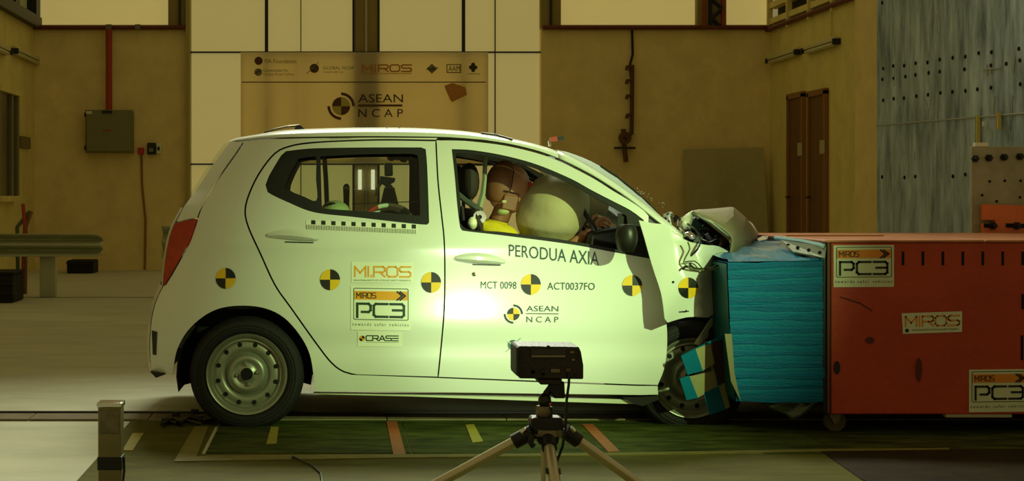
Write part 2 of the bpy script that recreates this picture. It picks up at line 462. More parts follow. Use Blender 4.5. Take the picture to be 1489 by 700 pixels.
# gate
gt = thing('sliding_gate', 'tall cream double gate of backlit sheets framed by thin dark bars', 'gate', (wx(530), YW+.1, 0))
yl = [(278, 387), (388, 437), (438, 514), (551, 673), (675, 719), (721, 785)]
for a, b in yl:
    for z0, z1 in ((wz(76)+.02, 6.5), (wz(239)+.02, wz(76)-.02), (0.02, wz(239)-.02)):
        G().box(wx(a), wx(b), YW+.06, YW+.1, z0, z1).build('gate_sheet', gatem, gt, smooth=False)
for x, w in ((387.5, 2.4), (437.5, .7), (514, 1.6), (550.5, 1.6), (674, 2.4), (720, .8)):
    G().box(wx(x-w), wx(x+w), YW-.02, YW+.06, 0, 6.5).build('gate_post', dark if w > 1 else steel, gt, smooth=False)
for y in (76, 239): G().box(wx(276), wx(786), YW-.03, YW+.05, wz(y+1), wz(y-1)).build('gate_rail', dark, gt, smooth=False)
leaf = mat('door_leaf_brown', (176, 158, 108), .6, var=.08)
for a, b in ((515.5, 532), (533, 549.5)):
    o = G().box(wx(a), wx(b), YW, YW+.05, 0.02, wz(239)).build('door_leaf', leaf, gt, smooth=False)
    c = (a+b)/2+(-.5 if a < 520 else 1); pts = []
    g = G(); z0, z1, r = wz(276), wz(247), .04
    g.tube([(wx(c), YW-.04, z0), (wx(c), YW-.04, z1)], .03, 10)
    g.build('vision_pane', mat('lit_glass', (240, 235, 210), .3, emit=(255, 246, 215), estr=.8), o)
    G().box(wx(b-2.5 if a < 520 else a+1), wx(b-1 if a < 520 else a+2.5), YW-.06, YW, 1.0, 1.25).build('handle', steel, o, smooth=False)
for a, b in ((515.5, 532), (533, 549.5)): G().box(wx(a), wx(b), YW, YW+.05, wz(238), 6.5).build('filler_sheet', colm, gt, smooth=False)
G().box(wx(530.8), wx(534), YW-.03, YW, 0.02, 6.5).build('gate_post', mat('pale_post', (185, 178, 150), .5), gt, smooth=False)
# banner
ban = cloth('banner_cloth', (250, 240, 212), .75)
YB = YW-.09
bt = thing('event_banner', 'long cloth banner with printed logos hung across the gate behind the car roof', 'banner', (wx(530), YB, wz(240)))
def bsurf(px, py, off=0):
    y = YB+.02*math.sin(px*.05)+.012*math.sin(py*.09+px*.013)
    return P(px, py, y+off*6)
g = G(); g.loft([[bsurf(350+i*9, 76+j*9, .0) for i in range(41)] for j in range(19)])
g.build('banner_sheet', ban, bt, ang=180, solid=.004)
br, dk, fo = mat('banner_brown', (92, 58, 34), .8), mat('banner_ink', (58, 50, 34), .8), mat('banner_orange', (185, 118, 50), .8)
fg = mat('banner_faded_grey', (128, 120, 84), .8); fgr = mat('banner_green', (70, 92, 44), .8); by = mat('banner_yellow', (190, 175, 85), .8)
d = D(); d.line([(352, 119.5), (706, 119.5)], 1.3, dk)
d.sector((376, 88.5), 6, 0, 360, br, n=16); d.text('FIA Foundation', rectq(385, 86, 431, 92), fg)
d.sector((375.5, 105), 5.5, 0, 360, fg, n=16); d.line([(371, 107), (379, 102)], 1.6, br, 2)
d.text('Commission for', rectq(383, 100, 419, 104.5), fgr); d.text('Global Road Safety', rectq(383, 106, 428, 111), fo)
d.sector((457, 99.5), 6.7, 0, 360, br, n=16); d.line([(446, 107), (463, 91)], 1, fg, 2); d.line([(450, 97), (463, 103)], .8, fg, 2)
d.text('GLOBAL NCAP', rectq(470, 96.5, 515, 101), fg); d.text('towards safer cars', rectq(470, 103, 500, 106), fg)
d.glyphs('MIROS', rectq(527, 94.5, 598, 104), fo, 2.0, {'I': .25}); d.line([(526, 107), (598, 107)], .9, fo)
d.sector((628, 100), 7.5, 0, 360, fg, n=4); d.text('AAP', rectq(620, 97.5, 637, 102.5), dk, 2)
d.line([(650, 94), (670, 94), (670, 105.5), (650, 105.5), (650, 94)], 1.2, br); d.text('AAM', rectq(652, 96, 669, 103.5), dk)
for a, b in ((0, -4), (4, 0), (0, 4), (-4, 0), (0, 0)): d.sector((688+a*.8, 98+b), 3, 0, 360, dk, n=10)
d.line([(680, 107.5), (698, 107.5)], .7, fgr)
ring_logo(d, (496, 154.5), 20, br, by)
d.text('ASEAN', rectq(521, 137, 586, 149), dk); d.rect(rectq(521, 152, 585, 155), br, 1); d.text('NCAP'.replace('', ' ').strip(), rectq(521, 158.5, 586, 170.5), dk)
d.build('banner_print', bsurf, bt)
pp = thing('orange_notice', 'small faded orange paper stuck askew on the banner', 'paper', (wx(662), YB-.03, wz(148)))
G().prism([(646, 125), (658, 120.5), (677, 127), (679, 138), (658, 148.5), (655, 146)], YB-.07, YB-.05).build('sheet', mat('faded_orange_paper', (196, 130, 62), .8, var=.12, scale=20), pp, smooth=False)
# left wall with louvre frame, window, batten lights
wl = thing('wall_left', '', '', (XL, 20, 0), kind='structure')
G().box(XL-.3, XL, 5, YW, 0, zt+.03).build('wall_panel', wall2, wl, smooth=False)
g = G()
w5 = thing('window_4', '', '', (XL, 23, zt), kind='structure')
def yl_(px): return F*XL/(px-CX)
for z in (zt+.06, zt+.75): G().box(XL-.05, XL+.12, 14, YW, z-.07, z+.1).build('window_frame', black, w5, smooth=False)
for y in (24.9, 23.3, 21.7): G().box(XL-.05, XL+.1, y-.16, y+.16, zt, 6.5).build('window_frame', black, w5, smooth=False)
G().box(XL-.12, XL-.08, 14, YW, zt, 6.5).build('pane', mat('dim_pane', (120, 120, 70), .4, emit=(110, 105, 45), estr=.35), w5, smooth=False)
w6 = thing('window_5', '', '', (XL, 22.4, 1.5), kind='structure')
y0, y1 = yl_(18), yl_(-8); z1 = H+.0105*143*.93; 
G().box(XL, XL+.05, y1, y0, H-.04, H+1.5).build('pane', mat('dim_glass', (70, 66, 46), .2), w6, smooth=False)
for y in (y0, (y0*2+y1)/3, y1): G().box(XL, XL+.09, y-.07, y+.07, H-.04, H+1.5).build('window_frame', mat('aluminium_frame', (120, 112, 80), .5), w6, smooth=False)
for z in (H-.04, H+1.5): G().box(XL, XL+.12, y1-.1, y0+.1, z-.04, z+.04).build('window_sill', wall2, w6, smooth=False)
batm = mat('batten_white', (205, 200, 150), .5)
def batten(x, y0, y1, z, s, lab, rod, hx):
    t = thing('batten_light', lab, 'lamp', (x, y0, z), 'unlit batten lights on the side walls')
    G().box(min(x, x+s*.09), max(x, x+s*.09), y0, y1, z, z+.06).build('housing', batm, t, bevel=.01)
    G().tube([(x+s*.06, y0+.05, z-.035), (x+s*.06, y1-.05, z-.035)], .03, 8).build('tube', mat('unlit_tube', (185, 182, 140), .3), t)
    for y in (y0, y1): G().box(min(x, x+s*.11), max(x, x+s*.11), y-.02, y+.02, z-.05, z+.03).build('lamp_holder', dark, t, smooth=False)
    if rod: G().box(min(x, x+s*.03), max(x, x+s*.03), hx-.02, hx+.02, z, zt).build('conduit', wall2, t, smooth=False)
Yof = lambda px, X: F*X/(px-CX)
batten(XL, Yof(16, XL), Yof(52, XL), H+(CY-84)*Yof(40, XL)/F, 1, 'unlit batten light low on the left wall beside the corner', False, 0)
batten(XL, Yof(-30, XL), Yof(7, XL), H+(CY-72)*Yof(0, XL)/F, 1, 'unlit batten light on the left wall cut by the left picture edge', False, 0)
# right wall
wr = thing('wall_right', '', '', (XR, 20, 0), kind='structure')
G().box(XR, XR+.3, 20.2, YW+.3, 0, zt).build('wall_panel', wall2, wr, smooth=False)
G().box(XR-.06, XR+.3, Yof(1276, XR)-4, Yof(1250, XR), 0, zt+1.2).build('pillar', wall, wr, smooth=False)
G().box(XR, XR+.3, Yof(1250, XR), 20.3, 0, zt).build('wall_panel', wall2, wr, smooth=False)
w7 = thing('window_6', '', '', (XR, 22, zt), kind='structure')
for k in range(7):
    z = zt+.05+k*.25
    G().box(XR-.03, XR+.1, 18, YW, z, z+.09).build('slat', wall2, w7, smooth=False)
for px in (1121, 1149, 1180, 1214): y = Yof(px, XR); G().box(XR-.06, XR+.02, y-.03, y+.03, zt-.1, 6.5).build('window_frame', wall2, w7, smooth=False)
G().box(XR+.12, XR+.2, 17, YW, zt, 6.5).build('backing', mat('louvre_shade', (60, 55, 30), .9), w7, smooth=False)
tag(G().tube([(XR-.05, YW, zt-.03), (XR-.05, 17.5, zt-.03)], .04).build('red_conduit', rustp), 'rust red conduit under the louvres of the right wall', 'pipe')
batten(XR, Yof(1165, XR), Yof(1123, XR), H+(CY-81)*Yof(1145, XR)/F, -1, 'unlit batten light on the right wall, farther of the pair, above the doors', True, Yof(1133, XR))
batten(XR, Yof(1222, XR), Yof(1176, XR), H+(CY-66)*Yof(1200, XR)/F, -1, 'unlit batten light on the right wall, nearer of the pair, beside the pillar', True, Yof(1210, XR))
dwood = mat('door_wood_brown', (112, 72, 30), .6, var=.12, scale=5, stretch=(1, 1, .2))
for i, (a, b, yt) in enumerate(((1150, 1171, 143), (1180, 1204, 139))):
    y0, y1 = Yof(b, XR), Yof(a, XR); zz = H+(CY-yt)*((y0+y1)/2)/F
    dn = thing('door_%d' % (i+1), '', '', (XR, y0, 0), kind='structure')
    G().box(XR-.03, XR+.02, y0, y1, 0, zz).build('door_leaf', dwood, dn, smooth=False)
    for y in (y0, y1): G().box(XR-.06, XR+.02, y-.04, y+.04, 0, zz+.05).build('door_frame', mat('door_frame_brown', (140, 95, 45), .6), dn, smooth=False)
    G().box(XR-.06, XR+.02, y0-.04, y1+.04, zz, zz+.08).build('door_frame', MATS['door_frame_brown'], dn, smooth=False)
    G().tube([(XR-.1, y1-.12, 1.15), (XR-.1, y1-.24, 1.15)], .02, 6).build('handle', dark, dn)
    tag(G().box(XR-.07, XR-.062, y0-.05, y0+.16, H+.0098*65*.92, H+.0098*88*.9).build('door_notice', mat('notice_paper', (175, 170, 125), .7), smooth=False),
        'pale paper notice on the %s brown door' % ('farther' if i == 0 else 'nearer'), 'notice')
# wall objects
eb = thing('electrical_box', 'square grey green electrical cabinet on the left part of the back wall', 'electrical box', (wx(160), YW, wz(222)))
ebm = mat('cabinet_grey', (128, 124, 84), .6, var=.06)
G().box(wx(127), wx(195), YW-.22, YW, wz(223), wz(161)).build('cabinet_body', ebm, eb, bevel=.01)
G().box(wx(129), wx(193), YW-.25, YW-.22, wz(221), wz(163)).build('cabinet_door', ebm, eb, bevel=.01)
G().box(wx(129), wx(137), YW-.26, YW-.25, wz(167), wz(163)).build('label_plate', labw, eb, smooth=False)
G().box(wx(152), wx(166), YW-.27, YW-.2, wz(166), wz(162)).build('vent', dark, eb, smooth=False)
G().box(wx(153), wx(164), YW-.255, YW-.25, wz(192), wz(190)).build('warning_strip', redp, eb, smooth=False)
for z in (168, 216): G().box(wx(126), wx(128), YW-.25, YW-.1, wz(z+3), wz(z-3)).build('hinge', dark, eb, smooth=False)
t = thing('red_socket', 'small red wall socket right of the electrical cabinet with a cable below', 'socket', (wx(206), YW, wz(224)))
G().box(wx(201.5), wx(209.5), YW-.1, YW, wz(225), wz(215)).build('socket_body', mat('socket_red', (190, 40, 28), .5), t, bevel=.01)
G().tube([(wx(206), YW-.02, wz(225)), (wx(207), YW-.02, wz(270)), (wx(212), YW-.02, wz(320)), (wx(211), YW-.02, wz(392))], .018, 5).build('cable', mat('orange_cable', (150, 105, 40), .6), t)
t = thing('wall_isolator', 'small black and white isolator switch beside the red wall socket', 'switch', (wx(224), YW, wz(224)))
G().box(wx(215), wx(227), YW-.1, YW, wz(225), wz(208)).build('switch_body', dark, t, bevel=.01)
G().box(wx(218), wx(224), YW-.12, YW-.1, wz(221), wz(216)).build('window', ebm, t, smooth=False)
G().box(wx(228), wx(235), YW-.08, YW, wz(224), wz(209)).build('switch_plate', labw, t, bevel=.01)
G().box(wx(230), wx(233), YW-.1, YW-.08, wz(219), wz(214)).build('lever', dark, t, smooth=False)
t = thing('light_switch', 'small faded switch plate on the left wall near the corner', 'switch', (XL, 23.8, wz(212)))
G().box(XL, XL+.04, 23.9, 24.6, H+.72, H+.9).build('switch_plate', mat('plate_dim', (120, 105, 62), .6), t, bevel=.01)
# cable rack right of gate
t = thing('cable_rack', 'dark vertical cable with hooks and cross bar on the wall right of the gate', 'bracket', (wx(912), YW-.05, wz(235)))
cr = mat('rack_brown', (92, 62, 28), .7)
G().tube([(wx(918), YW-.05, wz(42)), (wx(918.5), YW-.05, wz(60)), (wx(919), YW-.05, wz(80)), (wx(915), YW-.05, wz(95)), (wx(917), YW-.05, wz(120)), (wx(916), YW-.05, wz(196))], .02, 5).build('cable', dark, t)
G().tube([(wx(918), YW-.08, wz(95)), (wx(917), YW-.08, wz(196))], .035, 6).build('pipe', cr, t)
for y in (98, 118, 140, 168, 196): G().tube([(wx(916), YW-.1, wz(y)), (wx(910), YW-.12, wz(y)), (wx(909), YW-.12, wz(y+5))], .03, 6).build('hook', cr, t)
G().tube([(wx(905), YW-.08, wz(188)), (wx(906), YW-.08, wz(212)), (wx(909), YW-.08, wz(236))], .04, 6).build('strap', cr, t)
G().box(wx(892), wx(922), YW-.12, YW-.05, wz(217), wz(214)).build('cross_bar', dark, t, smooth=False)
G().lathe([(.035, -.03), (.1, -.03), (.1, .03), (.035, .03), (.035, -.03)], (wx(907), YW-.1, wz(201)), n=12).build('pulley', cr, t)
t = thing('leaning_board', 'large grey green board leaning on the back wall beside the brown doors', 'board', (wx(1050), YW-.5, 0))
G().add([(wx(993), YW-.45, 0), (wx(1109), YW-.45, 0), (wx(1107), YW-.12, wz(215)), (wx(992), YW-.12, wz(218)), (wx(993), YW-.40, 0), (wx(1109), YW-.40, 0), (wx(1107), YW-.07, wz(215)), (wx(992), YW-.07, wz(218))],
        [(0, 1, 2, 3), (7, 6, 5, 4), (0, 1, 5, 4), (2, 3, 7, 6), (0, 3, 7, 4), (1, 2, 6, 5)]).build('board', mat('board_grey_green', (176, 168, 116), .6, var=.06), t, smooth=False)
G().box(wx(1040), wx(1042), YW-.46, YW-.40, .1, wz(230)).build('batten', MATS['board_grey_green'], t, smooth=False)
# guard rails
gv = mat('galvanised_rail', (178, 182, 148), .45, .1, var=.1, scale=3)
def guard(x0, x1, Y, zt_, zb, lab, posts):
    t = thing('guard_rail', lab, 'guard rail', ((x0+x1)/2, Y, 0), 'guard rails stored by the back wall')
    n = 26; prof = []
    for i in range(n+1):
        a = i/n; prof.append((Y-.07*math.cos(a*math.pi*4)-.0, zb+(zt_-zb)*a))
    xs = [x0]+[x0+(x1-x0)*k/6 for k in range(1, 6)]+[x1-.12, x1-.04, x1]; rows = []
    for x in xs:
        k = 1 if x < x1-.1 else (.92 if x < x1-.02 else .75); mid = (zt_+zb)/2
        rows.append([Vector((x, y, mid+(z-mid)*k)) for y, z in prof])
    G().loft(rows).build('beam', gv, t, ang=60, solid=.006)
    for x in posts:
        G().box(x-.09, x+.09, Y+.06, Y+.2, 0, zb+.2).build('post', gv, t, bevel=.005)
YG = 18.3
gx = lambda px: (px-CX)*YG/F
gz = lambda py: H-(py-CY)*YG/F
guard(gx(-40), gx(149), YG, gz(340), gz(373), 'pale corrugated guard rail on a post by the left wall', [gx(67.5), gx(-20)])
guard(gx(229), gx(330), YG+.5, gz(330), gz(378), 'corrugated guard rail end showing behind the car tail lamp', [gx(300)])
t = thing('black_crate', 'black crate standing under the guard rail at the left picture edge', 'crate', (gx(10), YG-.6, 0))
bc = mat('crate_black', (24, 20, 14), .8, bump=.4, bscale=30)
G().box(gx(-20), gx(42), YG-.9, YG-.3, 0.0, gz(394)).build('crate_body', bc, t, bevel=.02)
G().box(gx(-21), gx(43), YG-.92, YG-.28, gz(394), gz(390)).build('crate_lid', bc, t, bevel=.01)
for z in (405, 418, 430): G().box(gx(-20), gx(42), YG-.93, YG-.9, gz(z+3), gz(z)).build('rib', bc, t, smooth=False)
t = thing('dark_box', 'small dark box on the floor below the right end of the guard rail', 'box', ((116-CX)*24/F, 24.2, 0))
G().box((97-CX)*24/F, (136-CX)*24/F, 24.0, 24.5, .0, .2).build('box_body', bc, t, bevel=.02)
G().box((97-CX)*24/F, (136-CX)*24/F, 23.96, 24.0, .14, .18).build('box_rim', bc, t, smooth=False)
for px, m, lx, nm in ((27, mat('tool_green', (70, 90, 50), .6), -16, 'green'), (33, redp, 10, 'red'), (37, mat('tool_brown', (120, 80, 40), .6), -3, 'brown')):
    tag(G().tube([(gx(px+3)*1.03, YG+.4, .02), (gx(px+lx*.2)*1.03, YG+.6, .8), (gx(px-lx*.6+3)*1.03, YG+.7, 1.07 if nm == 'red' else .98)], .025, 6).build('tool_handle', m), '%s tool handle standing up behind the left guard rail' % nm, 'tool')
# concrete crash block
dm = mat('block_plate', (100, 118, 124), .6, var=.0, rgb2=(196, 214, 220), scale=4, bump=.3, bscale=12, stretch=(3, 3, .5))
nt = dm.node_tree
YBk = 11.2; xb = (1275-CX)*YBk/F
a_ = -.19
def blk_pt(t, z, off=0): return Vector((xb-a_*t-off, YBk-t-off*a_*0, z))
cb = thing('crash_block', 'tall dark steel faced impact block behind the red barrier', 'impact block', (xb+1, YBk, 0))
def slab(t0, t1, z0, z1, d, nm, m=dm):
    p = [blk_pt(t0, z0), blk_pt(t1, z0), blk_pt(t1, z1), blk_pt(t0, z1)]; q = [v+Vector((d, d*.19, 0)) for v in p]
    return G().add(p+q, [(0, 1, 2, 3), (7, 6, 5, 4), (0, 1, 5, 4), (2, 3, 7, 6), (0, 3, 7, 4), (1, 2, 6, 5)]).build(nm, m, cb, smooth=False)
ztop = 1.72
slab(0, 1.72, 0, 1.66, 2.0, 'face_plate'); slab(0, 1.72, 1.666, 3.4, 2.0, 'face_plate')
G().tube([blk_pt(0, 1.664, .004), blk_pt(1.71, 1.664, .004)], .006, 4).build('joint_line', mat('pale_scratch', (170, 175, 165), .7), cb)
bolt = G().ball((0, 0, 0), (.008, .014, .014), 8).build('bolt', hole, cb)
first = True
for z in (1.30, 1.84, 1.98, 2.06, 2.52, 2.60):
    for k in range(12):
        if random.random() < .12: continue
        p = blk_pt(.08+k*.14+random.uniform(-.01, .01), z+random.uniform(-.006, .006), .002)
        if first: bolt.location = p; first = False
        else: c = bolt.copy(); COL.objects.link(c); c.location = p
# scratches and small taped gauges
g = G()
for k in range(16):
    t0 = random.uniform(.1, 1.6); z = random.uniform(1.0, 2.4); L_ = random.uniform(.03, .16)
    g.tube([blk_pt(t0, z, .002), blk_pt(t0+random.uniform(-.02, .02), z+L_, .002)], .0035, 4)
for p, q in (((1430, 101), (1455, 99)), ((1436, 95), (1437, 110)), ((1441, 95), (1442, 108))):
    def onb(px, py):
        t_ = (YBk*(px-CX)/F-xb)/(-a_+(px-CX)/F); v = blk_pt(t_, 0, .004); return Vector((v.x, v.y, H-(py-CY)*v.y/F))
    g.tube([onb(*p), onb(*q)], .005, 4)
g.build('scratch_marks', MATS['pale_scratch'], cb)['kind'] = 'stuff'
for (px, y0, y1, lab) in ((1427, 168, 210, 'longer'), (1458, 164, 188, 'shorter')):
    a, b = onb(px, y0), onb(px, y1); t = thing('gauge_strip', '%s yellow and green measuring strip on the dark block' % lab, 'gauge strip', b)
    G().box(a.x-.03, a.x-.01, a.y-.012, a.y+.004, b.z, a.z).build('yellow_band', mat('strip_yellow', (205, 190, 90), .6), t, smooth=False)
    G().box(a.x-.03, a.x-.01, a.y+.004, a.y+.014, b.z, a.z).build('side_band', mat('strip_side', (190, 80, 60) if lab == 'shorter' else (90, 120, 70), .6), t, smooth=False)
v = onb(1437, 179); tag(G().box(v.x-.03, v.x-.01, v.y-.01, v.y+.01, v.z-.018, v.z+.008).build('white_tag', wht), 'tiny white tag between the two measuring strips', 'tag')
# bolted grey plate and orange bracket, both facing the camera
YP = 9.44; q_ = lambda px, py, Y=YP: P(px, py, Y)
pl = thing('bolted_plate', 'weathered grey steel plate with black bolts on the impact block', 'plate', (q_(1450, 0).x, YP, 0.3))
plm = mat('plate_grey', (140, 140, 118), .6, var=.0, rgb2=(176, 172, 148), scale=5, bump=.2, bscale=15)
p0 = q_(1413, 213); p1 = q_(1520, 430)
G().box(p0.x, p1.x, YP, YP+.035, 0.0, p0.z).build('plate', plm, pl, bevel=.004)
for px, py in ((1417, 231), (1437, 230), (1459, 229), (1482, 228)):
    c = q_(px, py, YP); G().lathe([(0, -.045), (.012, -.045), (.012, -.02), (.022, -.02), (.022, 0)], c, n=6).build('bolt', black, pl)
for px, py in ((1439, 264), (1461, 263), (1484, 263), (1428, 284), (1483, 287), (1428, 311), (1449, 293)):
    c = q_(px, py, YP); G().lathe([(0, -.004), (.008, -.004), (.008, .002)], c, n=8).build('bolt_hole', hole, pl)
p0 = q_(1418, 208); tag(G().box(p0.x-.0, p0.x+.075, YP-.0, YP+.035, q_(0, 213).z, q_(0, 207.5).z).build('white_block', wht), 'small white block lying on the top edge of the grey plate', 'block')
ob = thing('orange_bracket', 'bright orange steel bracket with dark bolts at the right picture edge', 'bracket', (q_(1450, 0, 9.4).x, 9.4, .9))
om = mat('orange_steel', (226, 120, 66), .5, var=.06)
G().prism([(1430, 297), (1520, 300), (1520, 350), (1430, 345), (1430, 325), (1447, 325), (1447, 320), (1430, 320)], 9.385, 9.43).build('bracket_plate', om, ob, smooth=False)
for a, b in ((1431, 1445), (1463, 1500)):
    G().prism([(a, 325), (b, 326), (b, 332), (a, 331)], 9.38, 9.40).build('slot', hole, ob, smooth=False)
for px in (1443, 1478): 
    G().lathe([(0, -.05), (.012, -.05), (.012, -.015), (.024, -.015), (.024, .0)], q_(px, 328.5, 9.385), n=6).build('bolt', black, ob)
# floor strips, plates and tapes
def fl(px, py, z=.0): Y = F*(H-z)/(py-CY); return Vector(((px-CX)*Y/F, Y, z))
def fquad(pts, z, name, m, parent=None, thick=None):
    top = [fl(x, y, z) for x, y in pts]; bot = [v-Vector((0, 0, z-.0005)) for v in top]; n = len(top)
    return G().add(top+bot, [tuple(range(n)), tuple(range(2*n-1, n-1, -1))]+[(i, n+i, n+(i+1) % n, (i+1) % n) for i in range(n)]).build(name, m, parent, smooth=False)
t = thing('trim_1', '', '', fl(150, 606), kind='structure')
chm = mat('channel_cover', (112, 98, 66), .7, var=.25, scale=5)
ya, yb2 = fl(0, 613).y, fl(0, 604.5).y
for k in range(14): G().box(-4.68+k*.62, -4.68+k*.62+.615, ya, yb2, .0, .012).build('cover_plate', chm, t, bevel=.002)
G().box(-4.68, 4, yb2, yb2+.035, 0, .02).build('channel_edge', dark, t, smooth=False)
G().box(XL, XR, fl(0, 433).y-.02, fl(0, 433).y+.02, 0, .003).build('floor_joint', dark, t, smooth=False)
plate = thing('trim_3', '', '', fl(500, 640), kind='structure')
pm = mat('green_floor_plate', (84, 92, 40), .7, var=.0, rgb2=(28, 34, 12), scale=3.5, bump=.4, bscale=14, stretch=(1, 3, 1), spec=.08)
pm2 = mat('olive_shadowed_floor', (96, 92, 34), .7, var=.0, rgb2=(76, 72, 22), scale=3, bump=.2, bscale=14, stretch=(1, 3, 1), spec=.08)  # olive floor with the car's soft overhead shadow put into its colour
Yt = fl(0, 661).y; Yr = ya-.01
xl_ = fl(299, 661).x
G().box(-1.05, xl_-.02, 3, Yr, 0, .004).build('floor_plate', pm2, plate, smooth=False)
G().box(xl_-.02, 3.9, 3, Yt-.02, 0, .005).build('floor_plate', pm2, plate, smooth=False)
for a, b in ((xl_, .35), (.355, 1.2), (1.205, 2.3), (2.305, 4.5)): G().box(a, b, Yt, Yr, 0, .006).build('floor_plate', pm, plate, smooth=False)
rr = fl(1190, 656); r2 = fl(1252, 700)
G().add([(rr.x, rr.y, .009), (5, rr.y, .009), (5, 3, .009), (r2.x+.3, 3, .009), (r2.x, r2.y, .009), (rr.x, rr.y, 0), (5, rr.y, 0), (5, 3, 0), (r2.x+.3, 3, 0), (r2.x, r2.y, 0)], [(0, 1, 2, 3, 4), (5, 6, 1, 0), (4, 9, 5, 0), (3, 8, 9, 4)]).build('floor_plate', mat('dark_plate', (44, 36, 20), .6, var=.3, scale=6, spec=.08), plate, smooth=False)  # plate in a darker colour than the rest of the floor
ty, to = mat('yellow_tape', (158, 146, 48), .6, var=.12, scale=15), mat('orange_tape', (160, 86, 44), .6, var=.12, scale=15)
tm = mat('dull_yellow_line', (118, 108, 44), .7, var=.2, scale=10)
for lab, pts, m, z in (
    ('short yellow tape mark on the floor beside the square post', [(193, 630), (209, 630), (193, 655), (178, 655)], ty, .009),
    ('wide faded yellow tape mark left of the rear wheel', [(283, 620), (303, 620), (283, 671), (253, 671)], tm, .009),
    ('narrow yellow tape mark just right of the rear wheel', [(394, 621), (405, 621), (402, 645), (387, 646)], ty, .009),
    ('orange tape mark under the rear door', [(562, 613), (577, 613), (590, 661), (572, 661)], to, .009),
    ('narrow yellow tape mark left of the tripod', [(677, 618), (689, 617), (702, 641), (687, 643)], ty, .009),
    ('orange tape mark right of the tripod', [(846, 617), (862, 617), (901, 656), (884, 657)], to, .009),
    ('long thin yellow line along the floor plate edge', [(299, 662.5), (880, 659), (1180, 653.5), (1380, 651.5), (1380, 654), (1180, 656.5), (880, 662), (560, 666), (255, 671), (256, 667)], tm, .010)):
    tag(fquad(pts, z, 'floor_tape', m), lab, 'tape')
# square post
t = thing('square_post', 'square steel post with a black band standing on the floor at left', 'post', (-.73, 5.24, 0))
G().box(-.768, -.693, 5.2, 5.275, .0, .485).build('tube', mat('post_steel', (128, 118, 80), .35, .6, var=.15, scale=12), t, bevel=.004)
G().box(-.772, -.689, 5.196, 5.279, .478, .495).build('end_cap', chrome, t, bevel=.004)
G().box(-.764, -.697, 5.194, 5.2, .395, .47).build('latch_plate', steel, t, bevel=.002)
G().box(-.770, -.691, 5.198, 5.277, .275, .318).build('black_band', black, t, bevel=.002)
G().tube([(-.688, 5.24, .31), (-.684, 5.22, .27), (-.69, 5.2, .2)], .004, 5).build('tape_end', dark, t)
# ---------------------------------------------------------------- the crashed hatchback
car = thing('crashed_car', 'white crash tested hatchback with yellow and black markers, its front crushed into the blue barrier', 'car', (.5, YC, 0))
gapR = S([(634, 204.5), (560, 203.5), (500, 205), (450, 208), (421, 213), (400, 223), (379, 249), (364, 278), (356.5, 305), (361, 330), (379, 370), (400, 415), (423, 448), (460, 500), (482, 528), (500, 541), (520, 546)])
gapB = S([(634, 204.5), (637, 263), (642, 311), (646, 350), (647, 400), (646, 450), (642, 500), (637, 549)])
gapF = S([(634, 203.5), (660, 203.5), (687, 205), (734, 211), (781, 222), (816, 235), (860, 257), (892, 277), (914, 290), (936, 305), (944, 314)])
frontE = S([(944, 314), (944, 343), (950, 375), (957, 395), (964, 430), (970, 469), (971, 503), (967, 536), (957, 561)])
botF = [(637, 549), (780, 555), (925, 560.5), (957, 561)]
winR = S([(416, 220), (440, 217), (467, 215.5), (540, 214.5), (612, 214.5)])+S([(619, 217), (621, 240), (623, 290), (624, 324)])+S([(621, 327), (600, 325.5), (516, 316), (457, 309), (419, 294.5), (389, 279.5), (386, 269), (391, 256), (409, 226), (416, 220)])[:-1]
holeQ = S([(434, 231), (447, 228.5), (459, 228), (459.5, 260), (460, 292), (437, 284), (414, 274.5), (415.5, 268), (424, 249), (434, 231)])[:-1]
holeR = S([(466, 227.5), (530, 224.5), (600, 224), (607, 226), (609, 240)])+S([(610, 270), (611, 312.5)])+S([(609, 314), (560, 309.5), (512, 306.5), (468, 303.5)])
winF = S([(657, 217), (687, 218.5), (734, 226.5), (781, 239.5), (829, 259.5), (860, 276.5), (892, 293), (917, 306), (936, 320)])+S([(938, 340), (946, 376)])+S([(943, 376), (892, 367), (829, 355.5), (734, 343), (672, 335.5), (669, 331), (665, 300), (661, 255), (657, 219)])
holeF = S([(663, 223), (687, 224.5), (734, 232), (781, 246), (829, 267), (860, 284.5), (892, 302), (911, 314)])+S([(913, 330), (912, 366)])+S([(908, 365), (829, 350.5), (734, 338), (674, 330.5), (669, 290), (663, 225)])
archO = S([(456, 563), (455, 549), (449, 515), (434, 487), (412, 463), (386, 450), (356, 446), (323, 449), (297, 461), (274, 482), (259, 508), (254, 532), (253, 546)])
lampR = S([(287, 318), (277, 348.6), (264, 373.6), (250, 398.6), (238, 418)])
lampL = S([(236.5, 416), (237.5, 398.6), (242, 363), (248, 338), (253, 327), (259, 323.5), (272, 320), (287, 318)])
rearLow = S([(236.5, 416), (227, 436), (220.5, 460), (217.5, 490), (217.5, 522), (220, 541)])
quarter = [(355, 205), (380, 201.5), (450, 200), (540, 199), (637, 200), (636, 203)]+gapR[:-1]+botF[:1]+botF[1:]+[(958, 575), (930, 576), (780, 574), (600, 571.5), (456, 570)]+archO+[(236, 544), (220, 541)]+rearLow[::-1][1:]+lampR[::-1][1:]+S([(287, 318), (296, 295), (318, 259), (343, 223.6), (355, 205)])[1:-1]
doorR = gapR[:-1]+[(520, 546), (637, 549)]+gapB[::-1][1:-1]
doorF = gapF+frontE[1:]+botF[::-1][1:]+gapB[::-1][1:-1]
tailstrip = S([(334, 206), (320, 223.6), (303.6, 247), (286, 273.6), (266, 302), (256, 322)])+S([(259, 323.5), (272, 320), (287, 318)])+S([(287, 318), (296, 295), (318, 259), (343, 223.6), (355, 205)])[1:]
